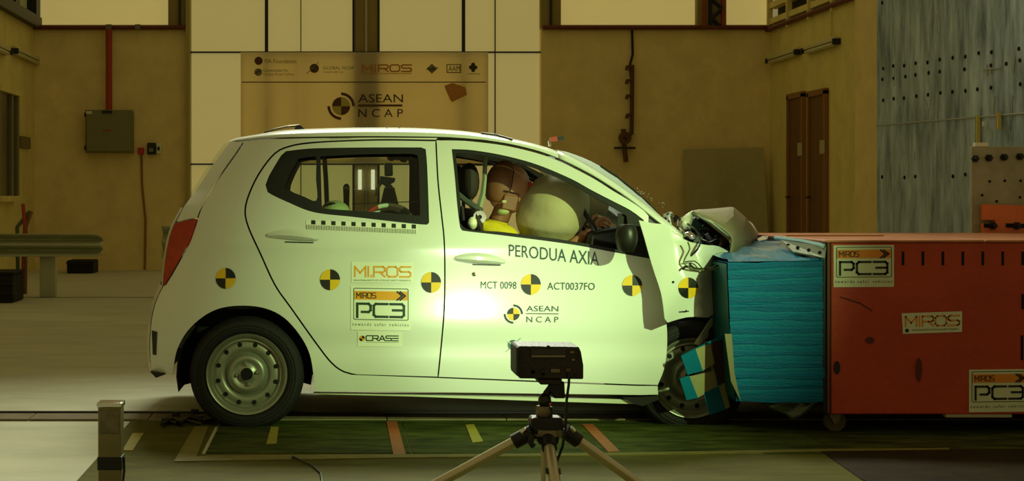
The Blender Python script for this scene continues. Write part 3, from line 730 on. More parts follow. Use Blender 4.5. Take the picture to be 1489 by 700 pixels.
for far in (False, True):
    panel('side_frame', quarter, [], paint, car, 1.25, far=far)
    d_ = panel('rear_door', doorR, [winR], paint, car, 1.2, far=far)
    panel('window_seal', winR, [shrink(holeQ, -3), shrink(holeR, -4)] if far else [holeQ, holeR], seal, d_, 0, 8, .03, off=.004, far=far)
    panel('window_glass', shrink(holeQ, -2), [], glass('side_glass', (.9, .95, .9), .03) if 'side_glass' not in MATS else MATS['side_glass'], d_, 0, 14, .003, off=.022, far=far)
    panel('window_glass', shrink(holeR, -2), [], MATS['side_glass'], d_, 0, 14, .003, off=.022, far=far)
    d_ = panel('front_door', doorF, [winF], paint, car, 1.0, far=far)
    panel('window_seal', winF, [shrink(holeF, -3.5)] if far else [holeF], seal, d_, 0, 8, .03, off=.004, far=far)
    panel('tailgate_edge', tailstrip, [], paint, car, .9, 8, far=far)
    panel('tail_lamp', lampR[:-1]+lampL[:-1], [], redl, car, .5, 6, off=-.008, far=far)
    # dark backing so that the gaps read as gaps
    back = [(360, 212), (450, 206), (634, 206), (800, 234), (930, 312), (948, 380), (962, 470), (962, 555), (600, 560), (460, 560), (440, 485), (400, 450), (300, 450), (262, 500), (245, 480), (262, 380), (300, 300)]
    panel('door_frame', shrink(back, 1), [shrink(holeR, -11 if far else -7), shrink(holeQ, -3.5), shrink(holeF, -8 if far else -6)], primer, car, 0, 24, .02, off=.03, far=far)
# door crease handles
def handle(pts, far, par=car):
    h = [side(x, y, -.012) for x, y in pts]
    return h
def door_handle(x0, x1, y, slope):
    n = 22; rows = []
    for i in range(n+1):
        u = i/n; px = x0+(x1-x0)*u; py = y+slope*(px-x0)+(-2.0+2.5*(2*u-.8)**2 if u < .9 else 1.0); w = math.sin(math.pi*min(1, max(0, u*.93+.04)))**.55
        c = side(px, py); n_ = snormal(c); row = []
        for k in range(10):
            a = 2*math.pi*k/10
            row.append(c+n_*(.004+.034*w*max(0, math.sin(a*1.0)) if True else 0)+Vector((0, 0, .027*w*math.cos(a))))
        rows.append(row)
    g = G(); g.loft(rows, closed=True); return g
for (x0, x1, y, yc, nm) in ((389, 463, 343, 348, 'rear'), (662, 735, 376, 379, 'front')):
    door_handle(x0, x1, y, .05).build('door_handle', paint, car)
    g = G(); cc = [side(x0+(x1-x0)*.55+a*20*math.cos(t), yc+b*8*math.sin(t)) for a, b, t in [(1, 1, k*.524) for k in range(12)]]
    D().line([(x0+26, y+9), (x1-8, y+10)], 1.6, dark).build('handle_shade_line', side, car)  # dark line painting the shade beneath the handle
# roof and pillars
Ltab = [(333, 207), (345, 204.5), (357, 203.5), (380, 200.5), (450, 199), (540, 198), (637, 199), (660, 200), (687, 202), (734, 208.5), (781, 219.5), (816, 232.5), (860, 254.5), (892, 274.5), (914, 289), (942, 311), (958, 324), (975, 336), (992, 347)]
Ttab = [(333, 204), (345, 200), (400, 192), (440, 189), (520, 186.8), (600, 187), (660, 190), (703, 194.5), (766, 205.5), (816, 220), (844, 234), (885, 258), (930, 289), (973, 321), (994, 338)]
Ls, Ts = S(Ltab, 6), S(Ttab, 6)
def sect(px, inner=True):
    lo = side(px, interp(Ls, px)); ty_ = interp(Ts, px); row = [lo]; top = None
    for k in range(1, 7):
        a = math.pi/2*k/6; Y = lo.y+.12*(1-math.cos(a)); tz = H-(ty_-CY)*(lo.y+.10)/F
        row.append(Vector((lo.x+.0*k, Y, lo.z+(tz-lo.z)*math.sin(a))))
    return row
rows = []
xs = [333+i*10 for i in range(49)]
for px in xs:
    r = sect(px); t = r[-1]; n = 14
    mid = [Vector((t.x, t.y+(2*(YC-t.y))*k/n, t.z+.02*(1-(2*k/n-1)**2)*min(1, (px-333)/60))) for k in range(1, n)]
    rows.append(r+mid+[mirror(v) for v in reversed(r)])
G().loft(rows).build('roof', paint, car, ang=60)
L2 = [(816, 232.5), (840, 245), (860, 254.5), (876, 264), (892, 274.5), (914, 289), (942, 311), (958, 324), (975, 336), (992, 347)]
for far in (False, True):
    rows = []
    for i in range(19):
        r = sect(813+i*10); r.append(r[-1]+Vector((0, .05, -.01))); r.append(r[-1]+Vector((0, -.03, -.03)))
        rows.append([mirror(v) for v in r] if far else r)
    G().loft(rows).build('windscreen_pillar', paint, car, ang=60, solid=.01)
    seg = [(816+i*8, interp(Ls, 816+i*8)-1.0) for i in range(17)]
    g = G(); g.tube([(mirror(side(a, b, -.001)) if far else side(a, b, -.001)) for a, b in S([(640, 203)]+[(a, interp(gapF, a)-2.5) for a in range(690, 940, 25)])], .0022, 5); g.build('drip_seal', seal, car)
shat = glass('shattered_glass', (.85, .9, .87), .06, .15, milk=.8)
rows = []
for i in range(15):
    px = 813+i*12.7; t = sect(px)[-1]; u = i/14; row = []
    for k in range(19):
        v = k/18; b = .055*math.sin(math.pi*v)**.6*math.sin(math.pi*min(1, u*1.05+.02))**.7+random.uniform(-.003, .003)
        row.append(Vector((t.x+b*.5+.05*math.sin(math.pi*v), t.y+2*(YC-t.y)*v, t.z+b*.9)))
    rows.append(row)
G().loft(rows).build('windscreen', shat, car, ang=180, solid=.005)
g = G(); g.tube([rows[i][4]+Vector((0, 0, .008)) for i in range(5, 15)], .008, 6); g.build('windscreen_seal', seal, car)
# rear: tailgate, window and bumper skin
E = [(334, 206), (320, 223.6), (303.6, 247), (286, 273.6), (266, 302), (256, 320), (248, 338), (242, 363), (237.5, 399), (236.5, 416), (227, 436), (220.5, 460), (217.5, 490), (217.5, 522), (220, 541)]
def rearloft(pts, bulge):
    rows = []
    for p in S(pts, 8):
        a = side(*p); rows.append([Vector((a.x-bulge*math.sin(math.pi*k/16)**.8, a.y+2*(YC-a.y)*k/16, a.z)) for k in range(17)])
    return G().loft(rows)
rearloft(E[:5], .05).build('rear_window', MATS['side_glass'], car, ang=60)
rearloft(E[4:10], .05).build('tailgate', paint, car, ang=60)
rearloft(E[9:], .06).build('rear_bumper', paint, car, ang=60)
panel('bumper_reflector', [(220.5, 481), (228, 483), (226.5, 517), (222, 516)], [], dark, car, 0, 6, .004, off=-.006)
G().prism([(218, 541), (240, 543), (240, 545), (227, 550)], 8.12, 9.4).build('bumper_valance', dark, car)
# sill strip, floor pan, wheel housings
G().prism([(456, 571), (600, 573.5), (780, 576.5), (924, 582), (922, 588), (780, 583.5), (600, 577), (456, 573.5)], 8.07, 8.1).build('sill_flange', mat('pale_sill', (190, 195, 165), .5), car, smooth=False)
G().prism([(900, 575), (957, 575), (957, 582), (935, 591), (922, 588)], 8.05, 8.3).build('sill_end', under, car)
G().box(-.72, 1.72, 8.28, 9.32, .24, .62).build('floor_pan', under, car, bevel=.02)
G().box(-.86, .02, 8.24, 9.36, .5, .86).build('luggage_tub', under, car, bevel=.02)
G().prism([(1010, 360), (1022, 380), (1024, 580), (1010, 600), (985, 480), (975, 440)], 8.3, 9.4).build('engine_bay', under, car)
def liner(c, r, nm):
    g = G(); rows = []
    for i in range(17):
        a = math.radians(-15+210*i/16); rows.append([P(c[0]+r*math.cos(a), c[1]-r*math.sin(a)*1.02, 8.05)+Vector((0, y, 0)) for y in (0.0, .15, .32)])
    g.loft(rows); a0 = P(c[0], c[1], 8.05)+Vector((0, .32, 0))
    g.add([a0]+[r_[-1] for r_ in rows], [(0, i+1, i+2) for i in range(16)]); return g.build(nm, under, car, ang=60)
liner((355, 545), 99, 'wheel_arch_liner')
# wheels
def wheel(c, parent, label=None, lean=0):
    g = G(); R = .29
    prof = [(.2, .17), (.262, .18), (R-.006, .165), (R, .14), (R, .045), (R-.008, .022), (.268, .004), (.262, .0), (.24, -.004), (.222, -.002), (.212, .006), (.203, .016), (.2, .05), (.2, .17)]
    g.lathe(prof, c, n=64)
    w = g.build('wheel', tyre, parent, ang=30)
    if label: w['label'] = label
    for r_ in (.247, .232):
        g2 = G(); g2.lathe([(r_-.002, -.004), (r_, -.007), (r_+.002, -.004)], c, n=64); g2.build('sidewall_ring', tyre, w)
    g = G()
    prof = [(.203, .012), (.206, .004), (.203, -.002), (.197, .0), (.190, .008), (.184, .022), (.178, .03), (.170, .028), (.166, .04), (.160, .047), (.150, .043), (.132, .040), (.118, .046), (.110, .060), (.104, .056), (.098, .040), (.086, .026), (.072, .024), (.060, .034), (.050, .034), (.040, .028), (.031, .024), (.029, .05), (0, .05)]
    g.lathe(prof, c, n=64); rim = g.build('rim', rimm, w, ang=50)
    hl = None
    for k in range(12):
        a = math.radians(30*k+14); p = Vector(c)+Vector((.1485*math.cos(a), .041, .1485*math.sin(a)))
        if hl is None: hl = G().lathe([(0, -.0015), (.0105, -.0015), (.013, .004)], (0, 0, 0), n=12).build('rim_hole', hole, w); hl.location = p
        else: h2 = hl.copy(); COL.objects.link(h2); h2.location = p
    for k in range(4):
        a = math.radians(90*k+8); p = Vector(c)+Vector((.052*math.cos(a), .028, .052*math.sin(a)))
        G().lathe([(0, -.016), (.006, -.015), (.009, -.008), (.010, 0), (.014, .008)], p, n=6).build('wheel_nut', rimm, w)
    G().lathe([(0, .006), (.026, .006), (.028, .03)], c, n=20).build('hub_hole', hole, w)
    return w
c1 = P(358.5, 545, 8.03); c2 = P(1006, 550.5, 8.12)
w1 = wheel(c1, car); w2 = wheel(c2, car)
for c in (c1, c2):
    g = G(); g.lathe([(.2, 0), (.27, -.01), (.29, -.04), (.29, -.15), (.26, -.18), (.0, -.14)], Vector((c.x, 2*YC-c.y, c.z)), n=48); g.build('wheel', tyre, car)
# fender, flared at its rear edge, bent away at the front
fe = [(320, 929), (343, 934), (375, 945), (395, 951), (430, 962), (469, 967), (500, 970)]
def insF(x, z):
    Y = 8.0; px = CX+x*F/Y; py = CY+(H-z)*F/Y; e = interp(fe, py)
    s = .0+.02*((z-.75)/.3)**2
    s += .03*max(0, (z-.95)/.2)
    s -= .125*max(0, 1-(px-e+4)/48)**1.5
    if px > 1018: s += .0045*(px-1018)
    s += .012*math.sin(px*.06+py*.05)
    return s
fender = S([(929, 320.5), (950, 325), (973, 328.5), (994, 348), (1012, 354), (1031, 357), (1045, 358.5), (1066, 372), (1057, 386), (1053, 396), (1051, 420), (1047, 445)])+S([(1040, 455), (1030, 462), (1012, 461), (997, 462), (985, 465), (971, 469.5)])+S([(967, 469), (962, 430), (951, 395), (945, 375), (936, 343), (929, 320.5)])[1:-1]
fsurf = lambda x, y, off=0: side(x, y, off, insF)
panel('fender', fender, [], paint, car, 0, 9, .012, fn=insF)
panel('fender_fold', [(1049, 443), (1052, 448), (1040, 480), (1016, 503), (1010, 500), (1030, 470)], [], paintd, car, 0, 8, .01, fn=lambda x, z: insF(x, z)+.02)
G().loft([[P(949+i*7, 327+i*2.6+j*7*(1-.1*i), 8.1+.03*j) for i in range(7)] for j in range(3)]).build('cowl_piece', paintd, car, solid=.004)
# far front fender and crumpled hood
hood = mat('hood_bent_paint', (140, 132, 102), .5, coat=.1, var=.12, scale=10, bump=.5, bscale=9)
c1_ = S([(1008, 308), (1030, 319), (1050, 333), (1063, 345), (1063, 358), (1060, 375)], 4)
def res(c, n):
    L_ = [0]
    for a, b in zip(c, c[1:]): L_.append(L_[-1]+math.dist(a, b))
    out = []
    for i in range(n):
        t = L_[-1]*i/(n-1); k = max(j for j in range(len(L_)) if L_[j] <= t+1e-9); k = min(k, len(c)-2)
        u = (t-L_[k])/max(1e-6, L_[k+1]-L_[k]); out.append(tuple(a+(b-a)*u for a, b in zip(c[k], c[k+1])))
    return out
n = 20
cv = [res(c, n) for c in (c1_, [(1012, 306.5), (1040, 308.5), (1066, 314), (1079, 334), (1083, 355), (1080, 372)], [(1018, 306), (1045, 303.5), (1066, 301.5), (1084, 317), (1094, 332), (1101, 345)], S([(1030, 309), (1050, 309), (1068, 312), (1080, 322), (1090, 336), (1096, 350)], 4))]
Ys = (8.28, 8.5, 8.75, 9.35)
rows = []
for s_ in range(3):
    for q in range(5 if s_ < 2 else 6):
        t = q/5
        rows.append([P(a[0]+(b[0]-a[0])*t+1.0*math.sin(i*.9+s_*2)*t*(1-t)*3, a[1]+(b[1]-a[1])*t-3*t*(1-t), Ys[s_]+(Ys[s_+1]-Ys[s_])*t) for i, (a, b) in enumerate(zip(cv[s_], cv[s_+1]))])
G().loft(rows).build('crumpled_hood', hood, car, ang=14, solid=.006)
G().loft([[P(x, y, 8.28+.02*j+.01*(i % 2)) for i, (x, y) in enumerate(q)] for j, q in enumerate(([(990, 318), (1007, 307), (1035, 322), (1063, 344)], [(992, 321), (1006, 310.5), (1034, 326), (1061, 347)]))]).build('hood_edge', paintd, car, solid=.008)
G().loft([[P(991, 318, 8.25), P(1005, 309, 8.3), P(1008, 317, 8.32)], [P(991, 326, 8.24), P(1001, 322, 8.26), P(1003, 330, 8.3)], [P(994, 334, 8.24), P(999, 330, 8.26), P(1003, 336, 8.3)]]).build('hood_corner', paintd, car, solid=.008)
G().loft([[P(1088, 322, 8.9), P(1096, 335, 8.9), P(1099, 347, 8.9)], [P(1093, 326, 9.0), P(1101, 338, 9.0), P(1102, 345, 9.0)]]).build('far_fender_tip', paintd, car, solid=.01)
# engine debris
em = [dark, mat('engine_grey', (56, 54, 44), .5, .3), mat('engine_rust', (78, 40, 28), .7), mat('engine_green', (34, 48, 36), .5)]
eb_ = thing('x', 'x', 'x', (0, 0, 0)) if False else None
random.seed(11)
for k in range(26):
    px = random.uniform(1004, 1054); lo_ = 318+(px-1004)*.62; py = random.uniform(lo_+3, 356); Y = random.uniform(8.4, 8.9)
    c = P(px, py, Y); M = Matrix.Translation(c) @ Matrix.Rotation(random.uniform(-1, 1), 4, 'Y') @ Matrix.Rotation(random.uniform(-1, 1), 4, 'Z')
    a, b, e = (random.uniform(.008, .035) for _ in range(3))
    g = G()
    if k % 3: g.box(-a, a, -b, b, -e, e, M=M)
    else: g.tube([M @ Vector((-a*2, 0, 0)), M @ Vector((0, 0, e*.4)), M @ Vector((a*2, 0, 0))], b*.35, 8)
    g.build('engine_fragment', em[k % 4 if k % 4 < 3 or k % 8 == 3 else 0], car, bevel=.003)
G().prism([(1004, 330), (1018, 316), (1060, 350), (1058, 372), (1010, 372)], 8.95, 9.1).build('engine_block', dark, car)
G().ball(P(1003, 344, 8.15), (.034, .03, .024), 14, M=Matrix.Rotation(.35, 4, 'Y')).build('hinge_cap', chrome, car)
G().tube([P(990, 322, 8.2), P(989, 332, 8.18), P(995, 341, 8.17), P(1006, 344, 8.2)], .009).build('hinge_arm', chrome, car)
cab = mat('cable_black_green', (26, 34, 22), .5)
G().tube([Vector(v) for v in [P(x, y, 7.99-.02*math.sin(i)) for i, (x, y) in enumerate(S([(1000, 326), (1012, 335), (1018, 347), (1015, 362), (1005, 372), (1003, 382), (1009, 390), (1030, 391), (1045, 386), (1060, 380)], 5))]], .0055, 6).build('loose_cable', cab, car)
G().tube([P(x, y, 7.97) for x, y in S([(1000, 352), (1003, 362), (998, 372), (994, 382), (999, 389), (1010, 392), (1032, 393), (1050, 388), (1062, 383)], 5)], .004, 6).build('loose_cable', mat('cable_olive', (92, 98, 48), .5), car)
G().tube([P(x, y, 7.97) for x, y in S([(996, 381), (1010, 380), (1018, 387), (1022, 392)], 5)], .003, 5).build('loose_cable', cab, car)
G().tube([P(x, y, 7.97) for x, y in [(1000, 387), (995, 389), (992, 392)]], .006, 6).build('cable_plug', dark, car)
# broken glass and wiper parts at the base of the windscreen
random.seed(5)
for k in range(14):
    c = P(random.uniform(966, 992), 0, 8.3); px = random.uniform(966, 994); py = 312+(px-966)*.75+random.uniform(-6, 5); c = P(px, py, random.uniform(8.15, 8.5))
    M = Matrix.Translation(c) @ Matrix.Rotation(random.uniform(-2, 2), 4, 'Y') @ Matrix.Rotation(random.uniform(-1, 1), 4, 'X')
    a = random.uniform(.008, .022)
    G().box(-a, a, -a*.7, a*.7, -.004, .004, M=M).build('cowl_fragment', chrome if k % 2 else dark, car)
g = G()
for k in range(46):
    t = random.random(); px = 888+t*90; py = 259+t*50+random.uniform(-9, 2); c = P(px, py, 8.5+random.uniform(0, .6)); a = random.uniform(.0008, .0020)
    g.box(-a, a, -a, a, -a, a, M=Matrix.Translation(c) @ Matrix.Rotation(random.uniform(0, 3), 4, 'X'))
o = g.build('glass_splinters', mat('splinter', (210, 215, 205), .2), car, smooth=False); o['kind'] = 'stuff'
# mirror
G().ball(P(911, 346, 7.84), (.055, .06, .078), 20, fn=lambda u: Vector((u.x, u.y, max(-.9, min(.85, u.z*1.15))))).build('wing_mirror', mat('mirror_black', (24, 24, 17), .42, coat=.0), car)
G().prism([(899, 310), (934, 319), (946, 374), (905, 368), (896, 345)], 8.045, 8.06).build('mirror_triangle', mat('matt_black', (24, 20, 14), .7), car)
G().tube([P(925, 356, 8.07), P(915, 352, 7.95)], .03, 8).build('mirror_stalk', dark, car)
# roof gear
G().loft([[P(384, 193, 8.55+.04*j), P(400, 188.5-j*.6, 8.55+.04*j), P(418, 184.5-j*.6, 8.55+.04*j), P(436, 183-j*.6, 8.55+.04*j)] for j in range(3)]).build('roof_spoiler', steel, car, solid=.008)
G().prism([(430, 183), (437, 182), (444, 189), (428, 189)], 8.52, 8.64).build('spoiler_foot', dark, car)
for px in (562.5, 580.5): G().tube([P(px, 190, 8.35), P(px, 182, 8.35)], .004, 6).build('roof_pin', chrome, car)
t = thing('roof_camera', 'tiny red and black camera on a silver mount on the car roof edge', 'camera', P(803, 214, 8.3))
G().tube([P(800, 213, 8.3), P(799, 206, 8.3), P(803, 202, 8.3)], .009).build('mount', chrome, t)
G().prism([(801, 200), (810, 198), (811, 205), (802, 206)], 8.26, 8.33).build('camera_body', redp, t)
G().prism([(810, 199), (820, 198), (820, 204), (810, 205)], 8.27, 8.32).build('lens', dark, t)
G().tube([P(700, 193.5, 8.25), P(722, 196.5, 8.25), P(745, 203, 8.2)], .005).build('roof_cable', dark, car)
# stickers
for i, c in enumerate(((328, 405), (480, 407), (627, 411), (772, 414), (919.5, 415.5))): marker(c).build('marker_sticker', side, car)
marker((1001, 419)).build('marker_sticker', fsurf, car)
d = D()
for k in range(11):
    x = 452.5+k*14.62; y = 323.2-2.9+k*.62; d.rect(((x, y), (x+6.2, y+.3), (x+6.2, y+6.3), (x, y+6)), blk, 1, 1, 1)
for k in range(67):
    x = 446+k*2.4; y = 327.5+k*.105; d.line([(x, y), (x, y+5.2)], .85, blk)
d.rect(((445, 319.5), (607, 326.5), (607, 340), (445, 333.5)), wht, 0, 16, 1)
d.build('scale_strip', side, car)
d = D(); d.rect(rectq(511, 381, 601, 411, 1), wht, 0)
d.glyphs('MI.ROS', ((516, 388), (597, 388.5), (597, 403), (516, 402)), org, 2.4, {'I': .12, '.': .06}, 1, .2); d.text('MALAYSIAN INSTITUTE OF ROAD SAFETY RESEARCH', rectq(514, 406.5, 597, 409, .5), gry)
d.build('logo_sticker', side, car)
pc3(510, 416, 597, 480, 1.5, wht, 1.1).build('logo_sticker', side, car)
d = D(); d.rect(rectq(520, 482, 585, 504, 1), wht, 0); 
for k, m in enumerate((blk, org, blk, org)): d.sector((526.5, 492.5), 4.2, 90*k, 90*k+90, m, 1, n=5)
d.glyphs('CRASE', rectq(532.5, 488.5, 579, 495.5, .5), grn, 1.5, None, 1, .2); d.line([(533, 498), (579, 498.5)], .5, gry)
d.build('logo_sticker', side, car)
def txt(s, q, m, nm='lettering'): D().text(s, q, m).build(nm, side, car)
txt('PERODUA AXIA', ((740, 355.5), (871, 366.5), (871, 386.5), (740, 372.5)), grn)
txt('MCT 0098', rectq(699, 409.5, 751, 420, .5), grn)
txt('ACT0037FO', rectq(796, 411, 865, 421.5, .5), grn)
d = D(); ring_logo(d, (746.5, 457), 14); d.text('ASEAN', rectq(765.5, 445, 812, 453, .3), grn); d.line([(765.5, 456.3), (812, 456.8)], 1.1, grn); d.text('N C A P', rectq(765.5, 460.5, 812, 469, .3), grn); d.build('logo_sticker', side, car)
d = D(); d.sector((746, 502), 7.5, 0, 360, mat('sticker_teal', (60, 110, 105), .5), n=16); d.line([(738, 496), (752, 508)], 1, wht, 2); d.line([(736, 512), (757, 492)], .8, gry); d.text('GLOBAL NCAP', rectq(760, 498.5, 812, 504, .3), gry); d.build('logo_sticker', side, car)
d = D(); d.sector((689.5, 399), 3.2, 90, 330, grn, n=8); d.sector((690, 398), 1.5, 0, 360, redp, 2, n=8); d.build('key_lock', side, car)
d = D(); d.line([(988, 454), (1001, 453)], 1.6, dark); d.line([(996, 454), (998, 451.5)], 1.4, dark); d.sector((979, 410.5), 1.8, 0, 360, hole, n=10); d.build('side_marker_clip', fsurf, car)
# interior
trim = mat('interior_fabric', (52, 42, 32), .8, bump=.3, bscale=120); headl = mat('headliner', (205, 192, 160), .8)
yi = 8.42
G().loft([[v+Vector((0, 0, -.035)) for v in r[5:-5]] for r in [ (lambda px: (lambda r, t: r+[Vector((t.x, t.y+(2*(YC-t.y))*k/14, t.z)) for k in range(1, 14)]+[mirror(v) for v in reversed(r)])(sect(px), sect(px)[-1]))(px) for px in range(345, 812, 20)]]).build('headliner', headl, car, ang=60, solid=.006)
def seat(x, y, nm, par, head=True, m=trim):
    g = G(); z = .5
    sc = G(); sc.box(x-.05, x+.45, y-.24, y+.24, .42, .56).build('seat_cushion', m, par, bevel=.05)
    rows = []
    for i in range(9):
        u = i/8; cx = x-.04-.16*u; cz = .52+.58*u; w = .235-.06*u**3
        rows.append([Vector((cx+.07*math.cos(a)*(1-.3*u), y+w*math.sin(a), cz)) for a in [2*math.pi*k/16 for k in range(16)]])
    g.loft(rows, closed=True); g.add([Vector(v) for v in rows[-1]], [tuple(range(16))]); g.build('seat_backrest', m, par, ang=70)
    if head:
        G().ball((x-.215, y, 1.245), (.055, .13, .10), 16, fn=lambda u: u*(1+.12*abs(u.y*u.z))).build('headrest', m, par)
        for s in (-.05, .05): G().tube([(x-.2, y+s, 1.08), (x-.21, y+s, 1.18)], .006, 6).build('headrest_rod', chrome, par)
seat(.93, 8.42, 'a', car); seat(.93, 9.18, 'b', car)
G().box(-.28, -.12, 8.24, 9.36, .5, 1.02).build('rear_backrest', trim, car, bevel=.04)
G().box(-.2, .3, 8.24, 9.36, .42, .56).build('rear_bench', trim, car, bevel=.04)
G().prism([(858, 338), (905, 330), (950, 345), (960, 400), (880, 410), (850, 370)], 8.2, 9.4).build('dashboard', dark, car, bevel=.02)
# steering wheel
cS = P(858, 338, 8.42); Mt = Matrix.Translation(cS) @ Matrix.Rotation(math.radians(-25), 4, 'Y') @ Matrix.Rotation(math.pi/2, 4, 'Y')
G().tube([Mt @ Vector((.18*math.cos(a), .18*math.sin(a), 0)) for a in [2*math.pi*k/32 for k in range(33)]], .014, 8).build('steering_wheel', dark, car)
# airbags
abm = mat('airbag_fabric', (176, 164, 122), .8, var=.06, bump=.6, bscale=9)
def airbag(c, r, rot, nm, lab):
    def fn(u):
        a = math.atan2(u.z, u.y); return u*(1+.025*math.cos(6*a)*(1-u.x**2)+.02*math.sin(9*a+u.x*4))
    o = G().ball(c, r, 40, fn=fn, M=Matrix.Rotation(rot, 4, 'Y')).build(nm, abm, car, ang=180); o['label'] = lab; return o
a1 = airbag(P(803, 307, 8.42), (.178, .23, .215), math.radians(35), 'driver_airbag', 'inflated pale airbag behind the front window')
G().lathe([(.0, .004), (.06, .003), (.062, 0)], (0, 0, 0)) 
abm2 = mat('airbag_fabric_brown', (150, 130, 92), .85, var=.08, bump=.5, bscale=9)
a2 = G().ball(P(842, 292, 9.15), (.17, .24, .18), 32, M=Matrix.Rotation(.5, 4, 'Y')).build('passenger_airbag', abm2, car, ang=180)
# belts, rods and rear items
belt = mat('belt_webbing', (150, 160, 128), .6)
G().tube([P(706, 222, 8.33), P(704.5, 260, 8.33), P(702, 282, 8.33), P(697, 300, 8.34), P(693, 318, 8.34)], [.012, .012, .014, .017, .012], 4).build('seat_belt', belt, car)
G().tube([P(664, 281, 8.25), P(676, 291, 8.27), P(700, 307, 8.3)], .016, 8).build('belt_anchor_arm', mat('anchor_grey', (78, 84, 72), .4, .3), car)
G().tube([P(660, 240.5, 8.7), P(700, 240.5, 8.7), P(720, 240, 8.7)], .004, 6).build('rod_and_highlight', belt, car)
G().tube([P(671, 300, 8.3), P(674, 328, 8.3)], .012, 6).build('anchor_post', dark, car)
G().ball(P(687, 325, 8.24), (.026, .03, .035), 12).build('load_cell', mat('load_cell_white', (230, 225, 190), .4), car)
G().lathe([(.012, -.02), (.034, -.02), (.034, .02), (.012, .02)], P(697, 316, 8.26), n=14).build('load_ring', chrome, car)
G().tube([P(512, 296.8, 9.38), P(609, 293.2, 9.38)], .003, 6).build('rod_and_highlight', belt, car)  # pale tube painting the highlight along the far door belt
G().tube([P(471.5, 226, 9.3), P(474, 262, 9.3), P(475.5, 300, 9.3)], .014, 8).build('rear_belt_post', dark, car)
G().prism([(499, 272), (501, 267.5), (506, 267), (508.5, 272), (508, 300), (511, 310), (500, 310)], 9.0, 9.12).build('rear_headrest', trim, car, bevel=.008)
for i, (x, y) in enumerate(((569, 229), (578, 228), (587, 231), (592, 227))): G().ball(P(x, y, 9.1), (.026, .03, .022), 12).build('onboard_camera', dark, car)
G().tube([P(564, 225, 9.1), P(600, 224, 9.1)], .008, 6).build('camera_rail', dark, car)
# rear doors' inner trim strip and child seats (loose things)
csm = mat('child_seat_shell', (200, 202, 150), .4)
t = thing('child_seat', 'pale green rounded child seat in the rear, showing low in the rear side window', 'child seat', P(487, 400, 8.5))
G().ball(P(487, 312, 8.5), (.085, .14, .075), 24).build('seat_shell', csm, t)
G().ball(P(484, 299, 8.45), (.05, .05, .018), 14).build('padding', dark, t)
G().prism([(462, 312), (512, 312), (505, 360), (465, 360)], 8.36, 8.64).build('seat_base', dark, t, bevel=.02)
t = thing('child_seat', 'dark child seat with a red and white striped rim behind the rear side window', 'child seat', P(565, 400, 8.45))
for r_, m in ((0, mat('stripe_red', (196, 66, 58), .6)), (1, wht), (2, mat('stripe_blue', (110, 135, 140), .6)), (3, wht)):
    a0, a1_ = ((118, 170), (50, 118), (20, 50), (2, 20))[r_]
    for q in (0, 1):
        G().tube([P(565+(32-q*6)*math.cos(math.radians(a))*1.0, 318-(19-q*5)*math.sin(math.radians(a)), 8.3+q*.05) for a in [a0+(a1_-a0)*k/8 for k in range(9)]], .012, 8).build('rim_stripe', m if q == 0 or r_ else wht, t)
G().ball(P(566, 326, 8.46), (.12, .12, .085), 20).build('seat_shell', trim, t)
G().prism([(545, 325), (595, 325), (590, 370), (545, 370)], 8.36, 8.62).build('seat_base', dark, t, bevel=.02)
# chequered torn bumper flap
tl_, be = mat('foil_teal', (0, 104, 134), .35, coat=.3, var=.1, scale=10), mat('flap_beige', (146, 142, 98), .6, var=.08, scale=20)  # both colours lowered to put the flap's shade into them
fl_ = thing('torn_flap', 'torn blue and beige chequered flap hanging in front of the crushed front wheel', 'torn flap', P(1025, 540, 7.93))
for i, (q, m) in enumerate((
  ([(990.5, 518), (1011.5, 508), (1022, 539.5), (1000, 545.5)], tl_), ([(1011.5, 508), (1032, 497), (1039.5, 529), (1022, 539.5)], be),
  ([(988.5, 551), (1002, 546.5), (1015, 579), (998.5, 582.5)], tl_), ([(1002, 548), (1037.5, 540), (1044, 562), (1015, 579)], be),
  ([(1022, 569.5), (1045, 562), (1055.5, 595.5), (1032, 604)], tl_), ([(1045, 562), (1054, 558), (1061.5, 592), (1055.5, 595.5)], be), ([(990, 517), (1052, 487), (1052, 492), (1011, 508)], tl_),
  ([(1054, 486), (1064, 486), (1068, 543), (1077, 584), (1063, 555)], mat('shaded_scrap', (128, 122, 88), .7)), ([(1036, 500), (1054, 492), (1060, 545), (1058, 560), (1046, 556), (1036, 530)], mat('flap_brown', (70, 42, 26), .7)))):
    f = [P(x, y, 7.79) if i == 7 else P(x, y, 7.93+.0011*(x-1020)+.0006*(y-540)+(.02 if i > 6 else 0)) for x, y in q]
    k = len(f); b = [v+Vector((0, .008, 0)) for v in f]
    G().add(f+b, [tuple(range(k)), tuple(range(2*k-1, k-1, -1))]+[(a, k+a, k+(a+1) % k, (a+1) % k) for a in range(k)]).build('flap_square' if i < 6 else 'flap_strip', m, fl_, smooth=False)
